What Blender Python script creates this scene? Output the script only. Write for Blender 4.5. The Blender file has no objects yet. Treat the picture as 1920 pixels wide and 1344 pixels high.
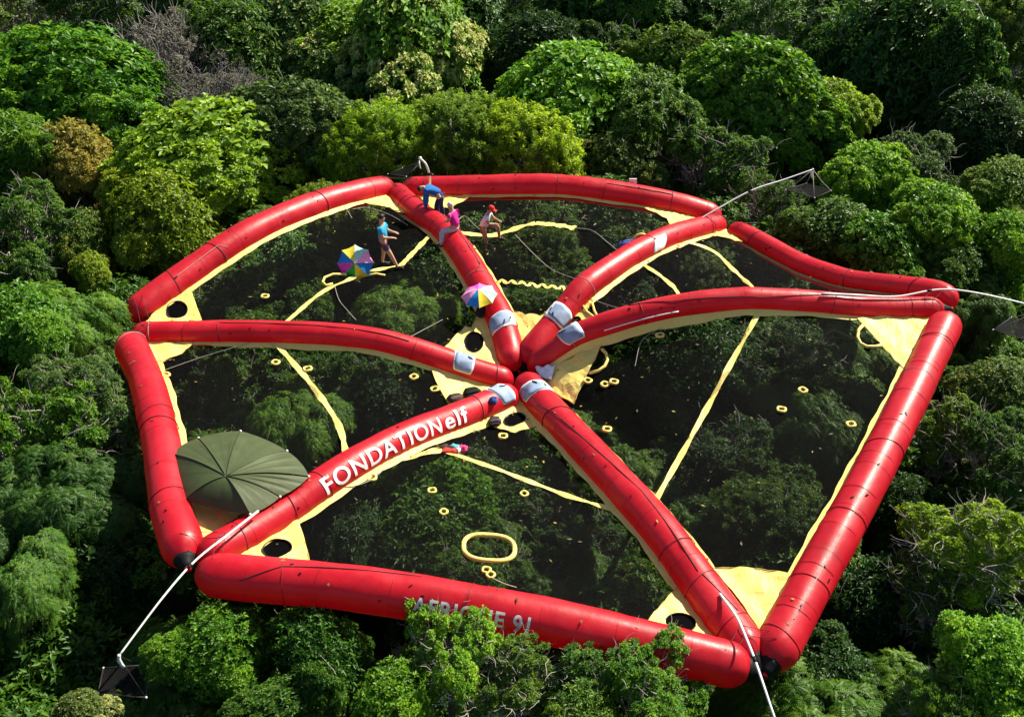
import bpy, bmesh, math, random
import numpy as np
from mathutils import Vector, Matrix, Euler
from mathutils.bvhtree import BVHTree
R_ = math.radians
scn = bpy.context.scene
COL = scn.collection

# ------------------------------------------------------------------ camera, sky, sun, exposure
CAM = Vector((0.0, -25.4, 16.0)); PITCH = R_(33.2); FPX = 2041.0
cam = bpy.data.cameras.new('camera'); camo = bpy.data.objects.new('camera', cam); COL.objects.link(camo)
camo.location = CAM; camo.rotation_euler = (math.pi/2 - PITCH, 0, 0)
cam.sensor_width = 36; cam.lens = 36*FPX/1920; cam.clip_end = 2000; cam.clip_start = 0.1
scn.camera = camo
SUN_EL, SUN_AZ = R_(44), R_(42)          # azimuth: from +x (right) towards +y (away from the camera)
w = bpy.data.worlds.new('World'); scn.world = w; w.use_nodes = True
nt = w.node_tree; bg = nt.nodes['Background']; sk = nt.nodes.new('ShaderNodeTexSky'); sk.sky_type = 'NISHITA'
sk.sun_disc = False; sk.sun_elevation = SUN_EL; sk.sun_rotation = math.pi/2 - SUN_AZ
nt.links.new(sk.outputs[0], bg.inputs[0]); bg.inputs[1].default_value = 0.056
sl = bpy.data.lights.new('sun', 'SUN'); sl.energy = 5.0; sl.angle = R_(0.53); sl.color = (1, .92, .76)
so = bpy.data.objects.new('sun', sl); COL.objects.link(so)
sdir = Vector((math.cos(SUN_EL)*math.cos(SUN_AZ), math.cos(SUN_EL)*math.sin(SUN_AZ), math.sin(SUN_EL)))
so.rotation_euler = (-sdir).to_track_quat('-Z', 'Y').to_euler(); so.location = sdir*60
vs = scn.view_settings; vs.view_transform = 'Standard'; vs.look = 'None'; vs.gamma = 1; vs.exposure = 1.2
scn.cycles.use_denoising = True
scn.cycles.max_bounces = 8; scn.cycles.transparent_max_bounces = 16; scn.cycles.diffuse_bounces = 3

# ------------------------------------------------------------------ helpers
FWD = Vector((0, math.cos(PITCH), -math.sin(PITCH))); RT = Vector((1, 0, 0)); UPV = RT.cross(FWD)
def ray(u, v): return FWD + RT*((u-960)/FPX) - UPV*((v-672)/FPX)
def at(u, v, z):
    d = ray(u, v); return CAM + d*((z-CAM.z)/d.z)
def depth(p): return (p-CAM).dot(FWD)
def ppm(p): return FPX/depth(p)
def tag(o, label=None, cat=None, group=None, kind=None):
    if label: o['label'] = label
    if cat: o['category'] = cat
    if group: o['group'] = group
    if kind: o['kind'] = kind
    return o
def empty(name, loc=(0, 0, 0), rz=0):
    o = bpy.data.objects.new(name, None); COL.objects.link(o); o.location = loc; o.rotation_euler = (0, 0, rz)
    o.empty_display_size = .2
    return o
def link(name, me, mat=None, parent=None):
    o = bpy.data.objects.new(name, me); COL.objects.link(o)
    if mat is not None and len(me.materials) == 0: me.materials.append(mat)
    if parent is not None:
        o.parent = parent
        if parent.type == 'EMPTY' and parent.get('_world'): o.matrix_parent_inverse = parent.matrix_world.inverted()
    return o
class MB:
    def __init__(s): s.v = []; s.f = []; s.sm = []
    def add(s, vs, fs, smooth=True):
        b = len(s.v); s.v += [tuple(x) for x in vs]; s.f += [tuple(i+b for i in f) for f in fs]; s.sm += [smooth]*len(fs)
    def sweep(s, pts, rad, n=8, closed=False, caps=True):
        pts = [Vector(p) for p in pts]; m = len(pts)
        rad = rad if isinstance(rad, (list, tuple)) else [rad]*m
        vs, fs = [], []; ref = None
        for i, p in enumerate(pts):
            if closed: t = pts[(i+1) % m]-pts[i-1]
            else: t = pts[min(i+1, m-1)]-pts[max(i-1, 0)]
            t = t.normalized() if t.length > 1e-9 else Vector((0, 0, 1))
            if ref is None: ref = Vector((0, 0, 1)) if abs(t.z) < .9 else Vector((1, 0, 0))
            nn = ref-t*ref.dot(t); nn.normalize(); ref = nn; bb = t.cross(nn)
            for k in range(n):
                a = 2*math.pi*k/n; vs.append(p+(nn*math.cos(a)+bb*math.sin(a))*rad[i])
        for i in range(m if closed else m-1):
            j = (i+1) % m
            for k in range(n):
                k2 = (k+1) % n; fs.append((i*n+k, i*n+k2, j*n+k2, j*n+k))
        if caps and not closed:
            fs.append(tuple(reversed(range(n)))); fs.append(tuple(range((m-1)*n, m*n)))
        s.add(vs, fs)
    def box(s, c, sx, sy, sz, M=None):
        c = Vector(c); vs = []
        for x in (-1, 1):
            for y in (-1, 1):
                for z in (-1, 1):
                    p = Vector((x*sx/2, y*sy/2, z*sz/2)); p = M @ p if M else p; vs.append(c+p)
        s.add(vs, [(0, 1, 3, 2), (4, 6, 7, 5), (0, 4, 5, 1), (2, 3, 7, 6), (0, 2, 6, 4), (1, 5, 7, 3)], False)
    def ball(s, c, r, n=10, m=8, M=None):
        c = Vector(c); r = Vector(r) if not isinstance(r, (int, float)) else Vector((r, r, r)); vs, fs = [], []
        for i in range(m+1):
            th = math.pi*i/m
            for k in range(n):
                a = 2*math.pi*k/n; p = Vector((r.x*math.sin(th)*math.cos(a), r.y*math.sin(th)*math.sin(a), r.z*math.cos(th)))
                vs.append(c+(M @ p if M else p))
        for i in range(m):
            for k in range(n):
                k2 = (k+1) % n; fs.append((i*n+k, (i+1)*n+k, (i+1)*n+k2, i*n+k2))
        s.add(vs, fs)
    def mesh(s, name):
        me = bpy.data.meshes.new(name); me.from_pydata(s.v, [], s.f); me.polygons.foreach_set('use_smooth', s.sm); me.validate(); me.update(); return me
    def build(s, name, mat, parent=None): return link(name, s.mesh(name), mat, parent)

# ------------------------------------------------------------------ materials
def mat_new(name):
    m = bpy.data.materials.new(name); m.use_nodes = True; return m, m.node_tree, m.node_tree.nodes['Principled BSDF']
def noise(nt, scale, detail=4, coord='Object', rough=.6):
    tc = nt.nodes.new('ShaderNodeTexCoord'); n = nt.nodes.new('ShaderNodeTexNoise'); n.inputs['Scale'].default_value = scale
    n.inputs['Detail'].default_value = detail; n.inputs['Roughness'].default_value = rough
    nt.links.new(tc.outputs[coord], n.inputs['Vector']); return n
def ramp(nt, src, stops):
    r = nt.nodes.new('ShaderNodeValToRGB'); e = r.color_ramp.elements
    while len(e) < len(stops): e.new(.5)
    for el, (p, c) in zip(e, stops): el.position = p; el.color = (*c, 1)
    nt.links.new(src, r.inputs[0]); return r
def plain(name, col, rough=.6, spec=.3, var=.18, scale=6, bump=.0, bscale=30):
    m, nt, b = mat_new(name); n = noise(nt, scale)
    c = Vector(col); r = ramp(nt, n.outputs[0], [(.3, tuple(c*(1-var))), (.7, tuple(c*(1+var)))])
    nt.links.new(r.outputs[0], b.inputs['Base Color']); b.inputs['Roughness'].default_value = rough
    b.inputs['Specular IOR Level'].default_value = spec
    if bump:
        n2 = noise(nt, bscale); bp = nt.nodes.new('ShaderNodeBump'); bp.inputs['Strength'].default_value = bump
        bp.inputs['Distance'].default_value = .02; nt.links.new(n2.outputs[0], bp.inputs['Height']); nt.links.new(bp.outputs[0], b.inputs['Normal'])
    return m
def mat_red():
    m, nt, b = mat_new('red_inflated_fabric')
    n1 = noise(nt, 1.1, 5); r1 = ramp(nt, n1.outputs[0], [(.28, (.38, .005, .014)), (.5, (.52, .008, .020)), (.74, (.62, .026, .040))])
    n2 = noise(nt, 9, 6, rough=.7); r2 = ramp(nt, n2.outputs[0], [(.60, (0, 0, 0)), (.8, (.5, .5, .5))])
    mx = nt.nodes.new('ShaderNodeMixRGB'); mx.inputs[2].default_value = (.20, .012, .012, 1)
    nt.links.new(r2.outputs[0], mx.inputs[0]); nt.links.new(r1.outputs[0], mx.inputs[1]); nt.links.new(mx.outputs[0], b.inputs['Base Color'])
    n4 = noise(nt, 2.5, 4); r4 = ramp(nt, n4.outputs[0], [(.3, (.33,)*3), (.7, (.50,)*3)]); nt.links.new(r4.outputs[0], b.inputs['Roughness'])
    b.inputs['Specular IOR Level'].default_value = .42
    n3 = noise(nt, 2.2, 3); n5 = noise(nt, 40, 2)
    bp = nt.nodes.new('ShaderNodeBump'); bp.inputs['Strength'].default_value = .22; bp.inputs['Distance'].default_value = .05
    bp2 = nt.nodes.new('ShaderNodeBump'); bp2.inputs['Strength'].default_value = .12; bp2.inputs['Distance'].default_value = .01
    nt.links.new(n3.outputs[0], bp.inputs['Height']); nt.links.new(n5.outputs[0], bp2.inputs['Height'])
    nt.links.new(bp.outputs[0], bp2.inputs['Normal']); nt.links.new(bp2.outputs[0], b.inputs['Normal'])
    tr = nt.nodes.new('ShaderNodeBsdfTranslucent'); tr.inputs[0].default_value = (.85, .015, .01, 1)
    ms = nt.nodes.new('ShaderNodeMixShader'); ms.inputs[0].default_value = .30
    nt.links.new(b.outputs[0], ms.inputs[1]); nt.links.new(tr.outputs[0], ms.inputs[2])
    nt.links.new(ms.outputs[0], nt.nodes['Material Output'].inputs['Surface'])
    return m
def mat_yellow():
    m, nt, b = mat_new('yellow_coated_cloth')
    n1 = noise(nt, 1.7, 5); r1 = ramp(nt, n1.outputs[0], [(.25, (.68, .54, .13)), (.7, (.76, .62, .18))])
    n2 = noise(nt, 14, 5, rough=.75); r2 = ramp(nt, n2.outputs[0], [(.70, (0, 0, 0)), (.82, (.4, .4, .4))])
    mx = nt.nodes.new('ShaderNodeMixRGB'); mx.inputs[2].default_value = (.30, .21, .06, 1)
    nt.links.new(r2.outputs[0], mx.inputs[0]); nt.links.new(r1.outputs[0], mx.inputs[1]); nt.links.new(mx.outputs[0], b.inputs['Base Color'])
    b.inputs['Roughness'].default_value = .55; b.inputs['Specular IOR Level'].default_value = .3
    n3 = noise(nt, 2.6, 3, rough=.4); n3.inputs['Distortion'].default_value = 1.5
    bp = nt.nodes.new('ShaderNodeBump'); bp.inputs['Strength'].default_value = .5; bp.inputs['Distance'].default_value = .06
    nt.links.new(n3.outputs[0], bp.inputs['Height']); nt.links.new(bp.outputs[0], b.inputs['Normal'])
    return m
def mat_net(name, opac):
    m, nt, b = mat_new(name)
    b.inputs['Base Color'].default_value = (.0065, .006, .007, 1); b.inputs['Roughness'].default_value = .8; b.inputs['Specular IOR Level'].default_value = .04
    tc = nt.nodes.new('ShaderNodeTexCoord'); mp_ = nt.nodes.new('ShaderNodeMapping'); mp_.inputs['Rotation'].default_value = (0, 0, .5); nt.links.new(tc.outputs['Object'], mp_.inputs[0])
    sx = nt.nodes.new('ShaderNodeSeparateXYZ'); nt.links.new(mp_.outputs[0], sx.inputs[0]); fr = []
    def mth(op, a, b=None):
        q = nt.nodes.new('ShaderNodeMath'); q.operation = op
        for i, x in enumerate((a, b)):
            if x is None: continue
            if isinstance(x, (int, float)): q.inputs[i].default_value = x
            else: nt.links.new(x, q.inputs[i])
        return q.outputs[0]
    cell = .045                          # square meshes, cords about a seventh of the mesh wide
    lx = mth('LESS_THAN', mth('FRACT', mth('DIVIDE', sx.outputs[0], cell)), .15); ly = mth('LESS_THAN', mth('FRACT', mth('DIVIDE', sx.outputs[1], cell)), .15)
    line = mth('MAXIMUM', lx, ly); n = noise(nt, .8, 3); cloud = mth('MULTIPLY', n.outputs[0], .10)
    ad_out = mth('ADD', mth('MULTIPLY', line, .60), mth('ADD', cloud, opac))
    tr = nt.nodes.new('ShaderNodeBsdfTransparent'); ms = nt.nodes.new('ShaderNodeMixShader')
    nt.links.new(ad_out, ms.inputs[0]); nt.links.new(tr.outputs[0], ms.inputs[1]); nt.links.new(b.outputs[0], ms.inputs[2])
    nt.links.new(ms.outputs[0], nt.nodes['Material Output'].inputs['Surface'])
    return m
def mat_leaf(name, second=None, p0=.7, p1=.85, rough=.45, trans=.38):
    m, nt, b = mat_new(name)
    oi = nt.nodes.new('ShaderNodeObjectInfo'); at_ = nt.nodes.new('ShaderNodeAttribute'); at_.attribute_name = 'tint'
    hs = nt.nodes.new('ShaderNodeHueSaturation')
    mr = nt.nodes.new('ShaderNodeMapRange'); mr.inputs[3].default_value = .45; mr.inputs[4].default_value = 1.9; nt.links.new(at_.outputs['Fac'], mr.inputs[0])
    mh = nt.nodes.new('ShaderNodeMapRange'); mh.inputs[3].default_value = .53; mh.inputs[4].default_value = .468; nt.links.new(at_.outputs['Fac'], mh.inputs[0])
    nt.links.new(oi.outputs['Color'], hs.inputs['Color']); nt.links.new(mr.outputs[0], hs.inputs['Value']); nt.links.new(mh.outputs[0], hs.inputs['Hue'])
    src = hs.outputs[0]
    if second:
        mx = nt.nodes.new('ShaderNodeMixRGB'); mx.inputs[2].default_value = (*second, 1)
        r = ramp(nt, at_.outputs['Fac'], [(p0, (0, 0, 0)), (p1, (1, 1, 1))]); nt.links.new(r.outputs[0], mx.inputs[0]); nt.links.new(src, mx.inputs[1]); src = mx.outputs[0]
    nt.links.new(src, b.inputs['Base Color']); b.inputs['Roughness'].default_value = rough; b.inputs['Specular IOR Level'].default_value = .28
    tr = nt.nodes.new('ShaderNodeBsdfTranslucent'); hs2 = nt.nodes.new('ShaderNodeHueSaturation'); hs2.inputs['Hue'].default_value = .485; hs2.inputs['Value'].default_value = 1.5
    nt.links.new(src, hs2.inputs['Color']); nt.links.new(hs2.outputs[0], tr.inputs[0])
    ms = nt.nodes.new('ShaderNodeMixShader'); ms.inputs[0].default_value = trans
    nt.links.new(b.outputs[0], ms.inputs[1]); nt.links.new(tr.outputs[0], ms.inputs[2]); nt.links.new(ms.outputs[0], nt.nodes['Material Output'].inputs['Surface'])
    return m
M = {}
M['red'] = mat_red(); M['yellow'] = mat_yellow(); M['hem'] = plain('hem_stitching', (.52, .38, .09), .7); M['net'] = mat_net('black_netting', .10); M['tray'] = mat_net('tray_netting', .62)
M['black'] = plain('black_rubber', (.008, .008, .009), .6, .15); M['rope_dark'] = plain('dark_cord', (.03, .025, .03), .8)
M['seam_red'] = plain('dark_red_seam', (.22, .008, .012), .5); M['rope_pale'] = plain('pale_cord', (.34, .31, .28), .8); M['white'] = plain('white_paint', (.78, .77, .74), .5, var=.06)
M['pole'] = plain('pale_metal_pole', (.74, .73, .72), .35, .5, var=.08); M['grey_pad'] = plain('blue_grey_cloth', (.22, .29, .42), .7, var=.25, scale=4, bump=.3, bscale=9)
M['pad_white'] = plain('white_binding', (.74, .75, .78), .7); M['green'] = plain('olive_tent_cloth', (.044, .060, .019), .6, var=.15, scale=3, bump=.25, bscale=7)
M['tent_rib'] = plain('tent_seam', (.030, .042, .015), .6); M['skin'] = plain('skin', (.50, .27, .18), .5, var=.05); M['skin2'] = plain('tanned_skin', (.36, .19, .12), .5, var=.05)
M['hair'] = plain('dark_hair', (.015, .011, .009), .6); M['hairw'] = plain('pale_hair', (.55, .5, .44), .7); M['eye'] = plain('eye', (.02, .015, .012), .2)
M['bark'] = plain('bark', (.16, .13, .10), .9, var=.35, scale=3, bump=.6, bscale=9); M['bark_pale'] = plain('pale_bark', (.36, .33, .29), .9, var=.3, scale=4, bump=.4)
M['twig_grey'] = plain('grey_twigs', (.22, .20, .19), .9, var=.3)
M['leaf'] = mat_leaf('leaf'); M['leaf_flower'] = mat_leaf('leaf_with_blossom', (.44, .46, .15), .60, .76, .6, .25)
M['leaf_orange'] = mat_leaf('leaf_with_amber_tips', (.36, .29, .04), .66, .85, .55, .3); M['leaf_dull'] = mat_leaf('dull_leaf', None, rough=.62, trans=.22)
_m, _nt, _b = mat_new('worn_white_print'); _n = noise(_nt, 5, 6, rough=.75); _r = ramp(_nt, _n.outputs[0], [(.50, (.76, .75, .73)), (.62, (.62, .50, .48)), (.72, (.52, .10, .10))]); _nt.links.new(_r.outputs[0], _b.inputs['Base Color']); _b.inputs['Roughness'].default_value = .5; M['letter'] = _m
def cloth(n, c): return plain(n, c, .8, .15, var=.15, scale=9, bump=.3, bscale=14)

# ------------------------------------------------------------------ ground
g = MB(); N_ = 40; ext = 400
vs_, fs_ = [], []
for j in range(N_+1):
    for i in range(N_+1):
        x, y = (i/N_-.5)*2*ext, (j/N_-.5)*2*ext; vs_.append((x, y, -15+.6*math.sin(x*.13)*math.cos(y*.11)))
for j in range(N_):
    for i in range(N_): a = j*(N_+1)+i; fs_.append((a, a+1, a+N_+2, a+N_+1))
g.add(vs_, fs_)
tag(g.build('forest_floor', plain('leaf_litter', (.035, .025, .015), .95, var=.4, scale=.8, bump=.6, bscale=3)), kind='structure')

# ------------------------------------------------------------------ the raft
raft = empty('canopy_raft', (0, 0, -.9)); tag(raft, 'large hexagonal red inflatable raft with black netting and yellow trim lying on the treetops', 'inflatable raft')
bpy.context.view_layer.update(); RINV = raft.matrix_world.inverted()
def rp(o, parent=None):            # geometry is given in world space: keep it there under the raft
    o.parent = parent or raft
    if parent is None: o.matrix_parent_inverse = RINV
    return o
def catmull(P, n):
    P = [Vector(p) for p in P]; Q = [P[0]*2-P[1]]+P+[P[-1]*2-P[-2]]; out = []
    L = [0]
    for a, b in zip(P, P[1:]): L.append(L[-1]+(b-a).length)
    for k in range(n):
        s = L[-1]*k/(n-1); i = 0
        while i < len(P)-2 and s > L[i+1]: i += 1
        t = (s-L[i])/(L[i+1]-L[i]); a, b, c, d = Q[i:i+4]
        out.append(.5*((2*b)+(c-a)*t+(2*a-5*b+4*c-d)*t*t+(3*b-a-3*c+d)*t**3))
    return out
class Tube: pass
def tube_path(tr, z0, z1, mode, arch=0):
    A, B = at(*tr[0], z0), at(*tr[-1], z1); out = []
    if mode == 'plane':
        n = Vector((-(B-A).y, (B-A).x, 0))
        for p in tr:
            v = ray(*p); out.append(CAM+v*((A-CAM).dot(n)/v.dot(n)))
    else:
        m = len(tr)
        L = [0]
        for a, b in zip(tr, tr[1:]): L.append(L[-1]+math.hypot(b[0]-a[0], b[1]-a[1]))
        for i, p in enumerate(tr):
            f = L[i]/L[-1]; out.append(at(*p, z0+(z1-z0)*f+arch*4*f*(1-f)))
    return out
SPEC = {  # pixel trace, z at both ends, how the middle is solved, radius, end shapes
 'back':  ([(754, 352), (830, 352), (890, 350), (978, 348), (1069, 350), (1190, 367), (1275, 385), (1352, 408)], 0, -.4, 'plane', 0, .395, ('cone', 'round')),
 'bl':    ([(241, 593), (351, 513), (469, 435), (596, 381), (697, 355), (734, 352)], 0, 0, 'plane', 0, .40, ('cone', 'round')),
 'br':    ([(1370, 426), (1420, 451), (1498, 493), (1550, 513), (1602, 527), (1680, 537), (1758, 548), (1790, 572)], -.4, .9, 'plane', 0, .33, ('round', 'round')),
 'right': ([(1779, 592), (1708, 740), (1622, 909), (1528, 1078), (1472, 1182), (1440, 1246)], .9, -.5, 'lin', .0, .39, ('cone', 'cone')),
 'front': ([(368, 1070), (510, 1083), (675, 1099), (914, 1138), (1100, 1175), (1256, 1213), (1408, 1250)], .4, -.5, 'plane', 0, .40, ('round', 'round')),
 'left':  ([(240, 634), (276, 717), (304, 834), (320, 949), (338, 1005), (349, 1050)], 0, .4, 'lin', .15, .39, ('cone', 'cone')),
 'A1': ([(738, 355), (782, 396), (829, 427), (858, 461), (883, 498), (903, 532), (934, 586), (948, 625), (957, 661), (962, 690)], 0, -.9, 'lin', .45, .36, ('round', 'round')),
 'A2': ([(1352, 417), (1260, 441), (1195, 471), (1146, 501), (1096, 537), (1065, 574), (1034, 611), (1000, 652), (981, 682)], -.4, -.9, 'plane', 0, .35, ('round', 'cone')),
 'A3': ([(1770, 576), (1706, 577), (1602, 573), (1524, 565), (1420, 559), (1391, 559), (1312, 566), (1234, 579), (1156, 600), (1091, 622), (1062, 640), (1023, 667), (993, 689)], .9, -.9, 'plane', 0, .31, ('cone', 'cone')),
 'A4': ([(1420, 1238), (1377, 1182), (1320, 1104), (1245, 1000), (1170, 915), (1096, 836), (1049, 786), (1010, 745), (980, 706)], -.5, -.9, 'plane', 0, .385, ('cone', 'round')),
 'A5': ([(372, 1045), (461, 999), (543, 949), (605, 904), (670, 863), (752, 820), (828, 790), (906, 759), (964, 733)], .4, -.9, 'plane', 0, .34, ('round', 'round')),
 'A6': ([(247, 624), (356, 622), (460, 621), (591, 624), (695, 634), (763, 650), (828, 671), (880, 689), (937, 706), (963, 712)], 0, -.9, 'plane', 0, .315, ('cone', 'round')),
}
TB = {}
NR, NS = 72, 40
rnd = random.Random(5)
for nm, (tr, z0, z1, mode, arch, rad, ends) in SPEC.items():
    rad *= 1.14; T = Tube(); T.r = rad; T.raw = catmull([p-UPV*.05 for p in tube_path(tr, z0, z1, mode, arch)], NR)
    T.S = [0]
    for a, b in zip(T.raw, T.raw[1:]): T.S.append(T.S[-1]+(b-a).length)
    T.L = T.S[-1]; T.P = T.raw
    T.T, T.N, T.B = [], [], []
    for i in range(NR):
        t = (T.P[min(i+1, NR-1)]-T.P[max(i-1, 0)]).normalized(); n = Vector((0, 0, 1))-t*t.z; n.normalize()
        b = n.cross(t)
        if b.y > 0: b = -b                    # B points towards the camera side
        T.T.append(t); T.N.append(n); T.B.append(b)
    def frame(s, T=T):
        s = max(0, min(T.L-1e-6, s)); i = 0
        lo, hi = 0, NR-1
        while hi-lo > 1:
            mid = (lo+hi)//2
            if T.S[mid] <= s: lo = mid
            else: hi = mid
        f = (s-T.S[lo])/(T.S[lo+1]-T.S[lo]); i = lo
        return (T.P[i].lerp(T.P[i+1], f), T.T[i].lerp(T.T[i+1], f).normalized(), T.N[i].lerp(T.N[i+1], f).normalized(), T.B[i].lerp(T.B[i+1], f).normalized())
    T.frame = frame
    def surf(s, a, dr=0, T=T):
        p, t, n, b = T.frame(s); return p+(n*math.cos(a)+b*math.sin(a))*(T.r+dr)
    T.surf = surf
    # rings, with rounded or conical ends; lengthwise panels give a slight polygonal swelling
    ss = []
    er = rad*1.15
    for k in range(9): ss.append(er*(1-math.cos(k/8*math.pi/2)))
    mids = int((T.L-2*er)/.22); ss += [er+(T.L-2*er)*k/mids for k in range(1, mids)]
    for k in range(8, -1, -1): ss.append(T.L-er*(1-math.cos(k/8*math.pi/2)))
    vs_, fs_ = [], []; ph = rnd.random()*6
    for s in ss:
        p, t, n, b = T.frame(s)
        def prof(d, kind):
            if d >= er: return 1
            x = 1-d/er
            return math.sqrt(max(0, 1-x*x)) if kind == 'round' else .30+.70*math.sin((1-x)*math.pi/2)**.8
        q = min(prof(s, ends[0]), prof(T.L-s, ends[1]))
        q = max(q, .08)*(1+.012*math.sin(s*2.3+ph)+.008*math.sin(s*5.1+ph*2))
        pin = min((s % 2.9), 2.9-(s % 2.9)); q *= 1-.02*math.exp(-(pin/.10)**2)
        for k in range(NS):
            a = 2*math.pi*k/NS; vs_.append(p+(n*math.cos(a)+b*math.sin(a))*rad*q*(1+.005*math.cos(6*a)+.010*math.cos(10*a+s*2)*math.exp(-(pin/.22)**2)+(.014*math.cos(8*a) if q < .97 else 0)))
    m = len(ss)
    for i in range(m-1):
        for k in range(NS):
            k2 = (k+1) % NS; fs_.append((i*NS+k, i*NS+k2, (i+1)*NS+k2, (i+1)*NS+k))
    fs_.append(tuple(reversed(range(NS)))); fs_.append(tuple(range((m-1)*NS, m*NS)))
    mb = MB(); mb.add(vs_, fs_)
    T.o = rp(mb.build('radial_tube' if nm[0] == 'A' else 'perimeter_tube', M['red']))
    bm = bmesh.new(); bm.from_mesh(T.o.data); bmesh.ops.recalc_face_normals(bm, faces=bm.faces); bm.to_mesh(T.o.data); bm.free()
    TB[nm] = T
def sub(o, T): o.parent = T.o; return o
def ring_on(T, s, a0, a1, wid=.012, mat='rope_dark', name='tie_cord', slant=0):
    mb = MB(); n = 22; mb.sweep([T.surf(s+slant*math.sin((a0+(a1-a0)*k/n)), a0+(a1-a0)*k/n, .008) for k in range(n+1)], wid, 5)
    return sub(mb.build(name, M[mat]), T)
def line_on(T, pts, wid=.011, mat='rope_dark', name='lacing_cord'):
    mb = MB(); P = []
    for (s0, a0), (s1, a1) in zip(pts, pts[1:]):
        k = max(2, int(abs(s1-s0)/.25)+int(abs(a1-a0)/.2))
        P += [T.surf(s0+(s1-s0)*i/k, a0+(a1-a0)*i/k, .008) for i in range(k)]
    P.append(T.surf(*pts[-1], .008)); mb.sweep(P, wid, 5); return sub(mb.build(name, M[mat]), T)
def cone_cap(T, end):
    s = 0 if end == 0 else T.L; p, t, n, b = T.frame(s); d = -t if end == 0 else t; r = T.r
    mb = MB(); mb.sweep([p-d*.10, p-d*.02, p+d*.09, p+d*.17, p+d*.19], [r*.56, r*.45, r*.30, r*.24, r*.05], 18); o = sub(mb.build('end_cap', M['black']), T)
    mb = MB(); mb.sweep([p+d*.17, p+d*.22, p+d*.24], [r*.17, r*.17, r*.1], 12); v = mb.build('valve', M['red'], T.o)
for nm, e in (('left', 1), ('right', 1), ('A4', 0), ('A3', 0), ('A2', 1), ('front', 1), ('back', 0)): cone_cap(TB[nm], e)
# cords round the tubes and lacing along them
for nm, lst in {'back': [.9, 2.2, 5.6, 7.2, 9.4], 'bl': [1.7, 3.3, 7.6, 9.9], 'br': [1.3, 5.2, 7.8, 9.0], 'right': [1.5, 3.2, 6.1, 8.6, 10.7, 12.2],
                'front': [1.9, 5.6, 9.6], 'left': [.5, 4.6, 5.1, 8.0], 'A1': [1.0, 1.6, 3.6, 7.2, 9.4], 'A2': [1.2, 4.6, 7.8, 9.3], 'A3': [1.0, 3.1, 8.3, 10.2],
                'A4': [.9, 2.1, 3.1, 9.0, 10.4], 'A5': [1.0, 2.4, 3.3, 8.6, 10.2], 'A6': [.6, 1.7, 2.6, 8.0, 10.3]}.items():
    for s in lst:
        if s < TB[nm].L-.5: ring_on(TB[nm], s, -1.7, 2.0, .007+.005*rnd.random(), rnd.choice(['rope_dark', 'rope_dark', 'seam_red', 'seam_red', 'rope_pale'] if nm != 'A5' else ['seam_red', 'rope_dark']), slant=rnd.uniform(-.12, .12))
def zig(T, s0, s1, step, a, amp): return [(s0+step*i, a+amp*((i % 2)*2-1)) for i in range(int((s1-s0)/step)+1)]
line_on(TB['right'], [(1.0, .35), (TB['right'].L-1.2, .28)], .010, 'rope_pale')
for k in range(9): ring_on(TB['right'], 1.6+k*1.25, -.9, .95, .005, 'seam_red', 'panel_seam')
for nm, T in TB.items():
    s = 1.2
    while s < T.L-1.2:
        ring_on(T, s, -1.9, 2.2, .0025, 'seam_red', 'panel_seam'); s += 1.45
line_on(TB['A3'], [(2.2, -.1), (5.2, .85), (7.5, .5), (8.6, -.2)]); line_on(TB['A4'], [(2.2, .2), (4.8, -.1), (8.9, .5), (9.6, .9)])
line_on(TB['A4'], [(1.0, -.3), (2.1, .1)]); line_on(TB['A6'], [(2.6, .1), (7.8, .35)])
line_on(TB['front'], [(1.1, .9), (1.9, .1), (4.6, -.35)]); line_on(TB['A1'], [(3.7, -.4), (6.9, -.3), (7.2, .3)]); line_on(TB['bl'], [(1.6, .6), (3.4, .5), (3.6, .95)], .009, 'rope_pale')
line_on(TB['back'], [(7.2, .4), (8.4, .35), (9.4, .3)])
# small black tie loops
for nm, T in TB.items():
    for k in range(5):
        s = rnd.uniform(.8, T.L-.8); a = rnd.uniform(-.2, 1.3); p, t, n, b = T.frame(s); nn = n*math.cos(a)+b*math.sin(a)
        mx = Matrix((t, nn.cross(t), nn)).transposed(); mx = mx @ Matrix.Rotation(rnd.uniform(-.9, .9), 3, 'Z')
        mb = MB(); mb.box(p+nn*(T.r+.01), rnd.uniform(.04, .09), .025, .02, mx); sub(mb.build('tie_loop', M['black']), T)
# grey pads strapped over the arms near the hub
def patch(T, s0, s1, a0, a1, dr, name, mat, parent=None, skew=0):
    mb = MB(); n, m = 16, 6; vs_ = []
    for lay in (dr, dr+.012):
        for i in range(n+1):
            for j in range(m+1):
                a = a0+(a1-a0)*i/n; e = .10*(1-abs(2*i/n-1)**3); mid = (s0+s1)/2+skew*(i/n-.5); h = (s1-s0)/2*(.78+.22*(1-abs(2*i/n-1)**4))
                vs_.append(T.surf(mid+h*(2*j/m-1), a, lay+.006*math.sin(a*9+j)))
    fs_ = []; W1 = m+1; O = (n+1)*W1
    for i in range(n):
        for j in range(m):
            a = i*W1+j; fs_ += [(a, a+1, a+W1+1, a+W1), (O+a, O+a+W1, O+a+W1+1, O+a+1)]
    for i in range(n):
        for j in (0, m): a = i*W1+j; fs_.append((a, a+W1, O+a+W1, O+a))
    for j in range(m):
        for i in (0, n): a = i*W1+j; fs_.append((a, a+1, O+a+1, O+a))
    mb.add(vs_, fs_); o = mb.build(name, M[mat], parent); bm = bmesh.new(); bm.from_mesh(o.data); bmesh.ops.recalc_face_normals(bm, faces=bm.faces); bm.to_mesh(o.data); bm.free()
    return o
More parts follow.
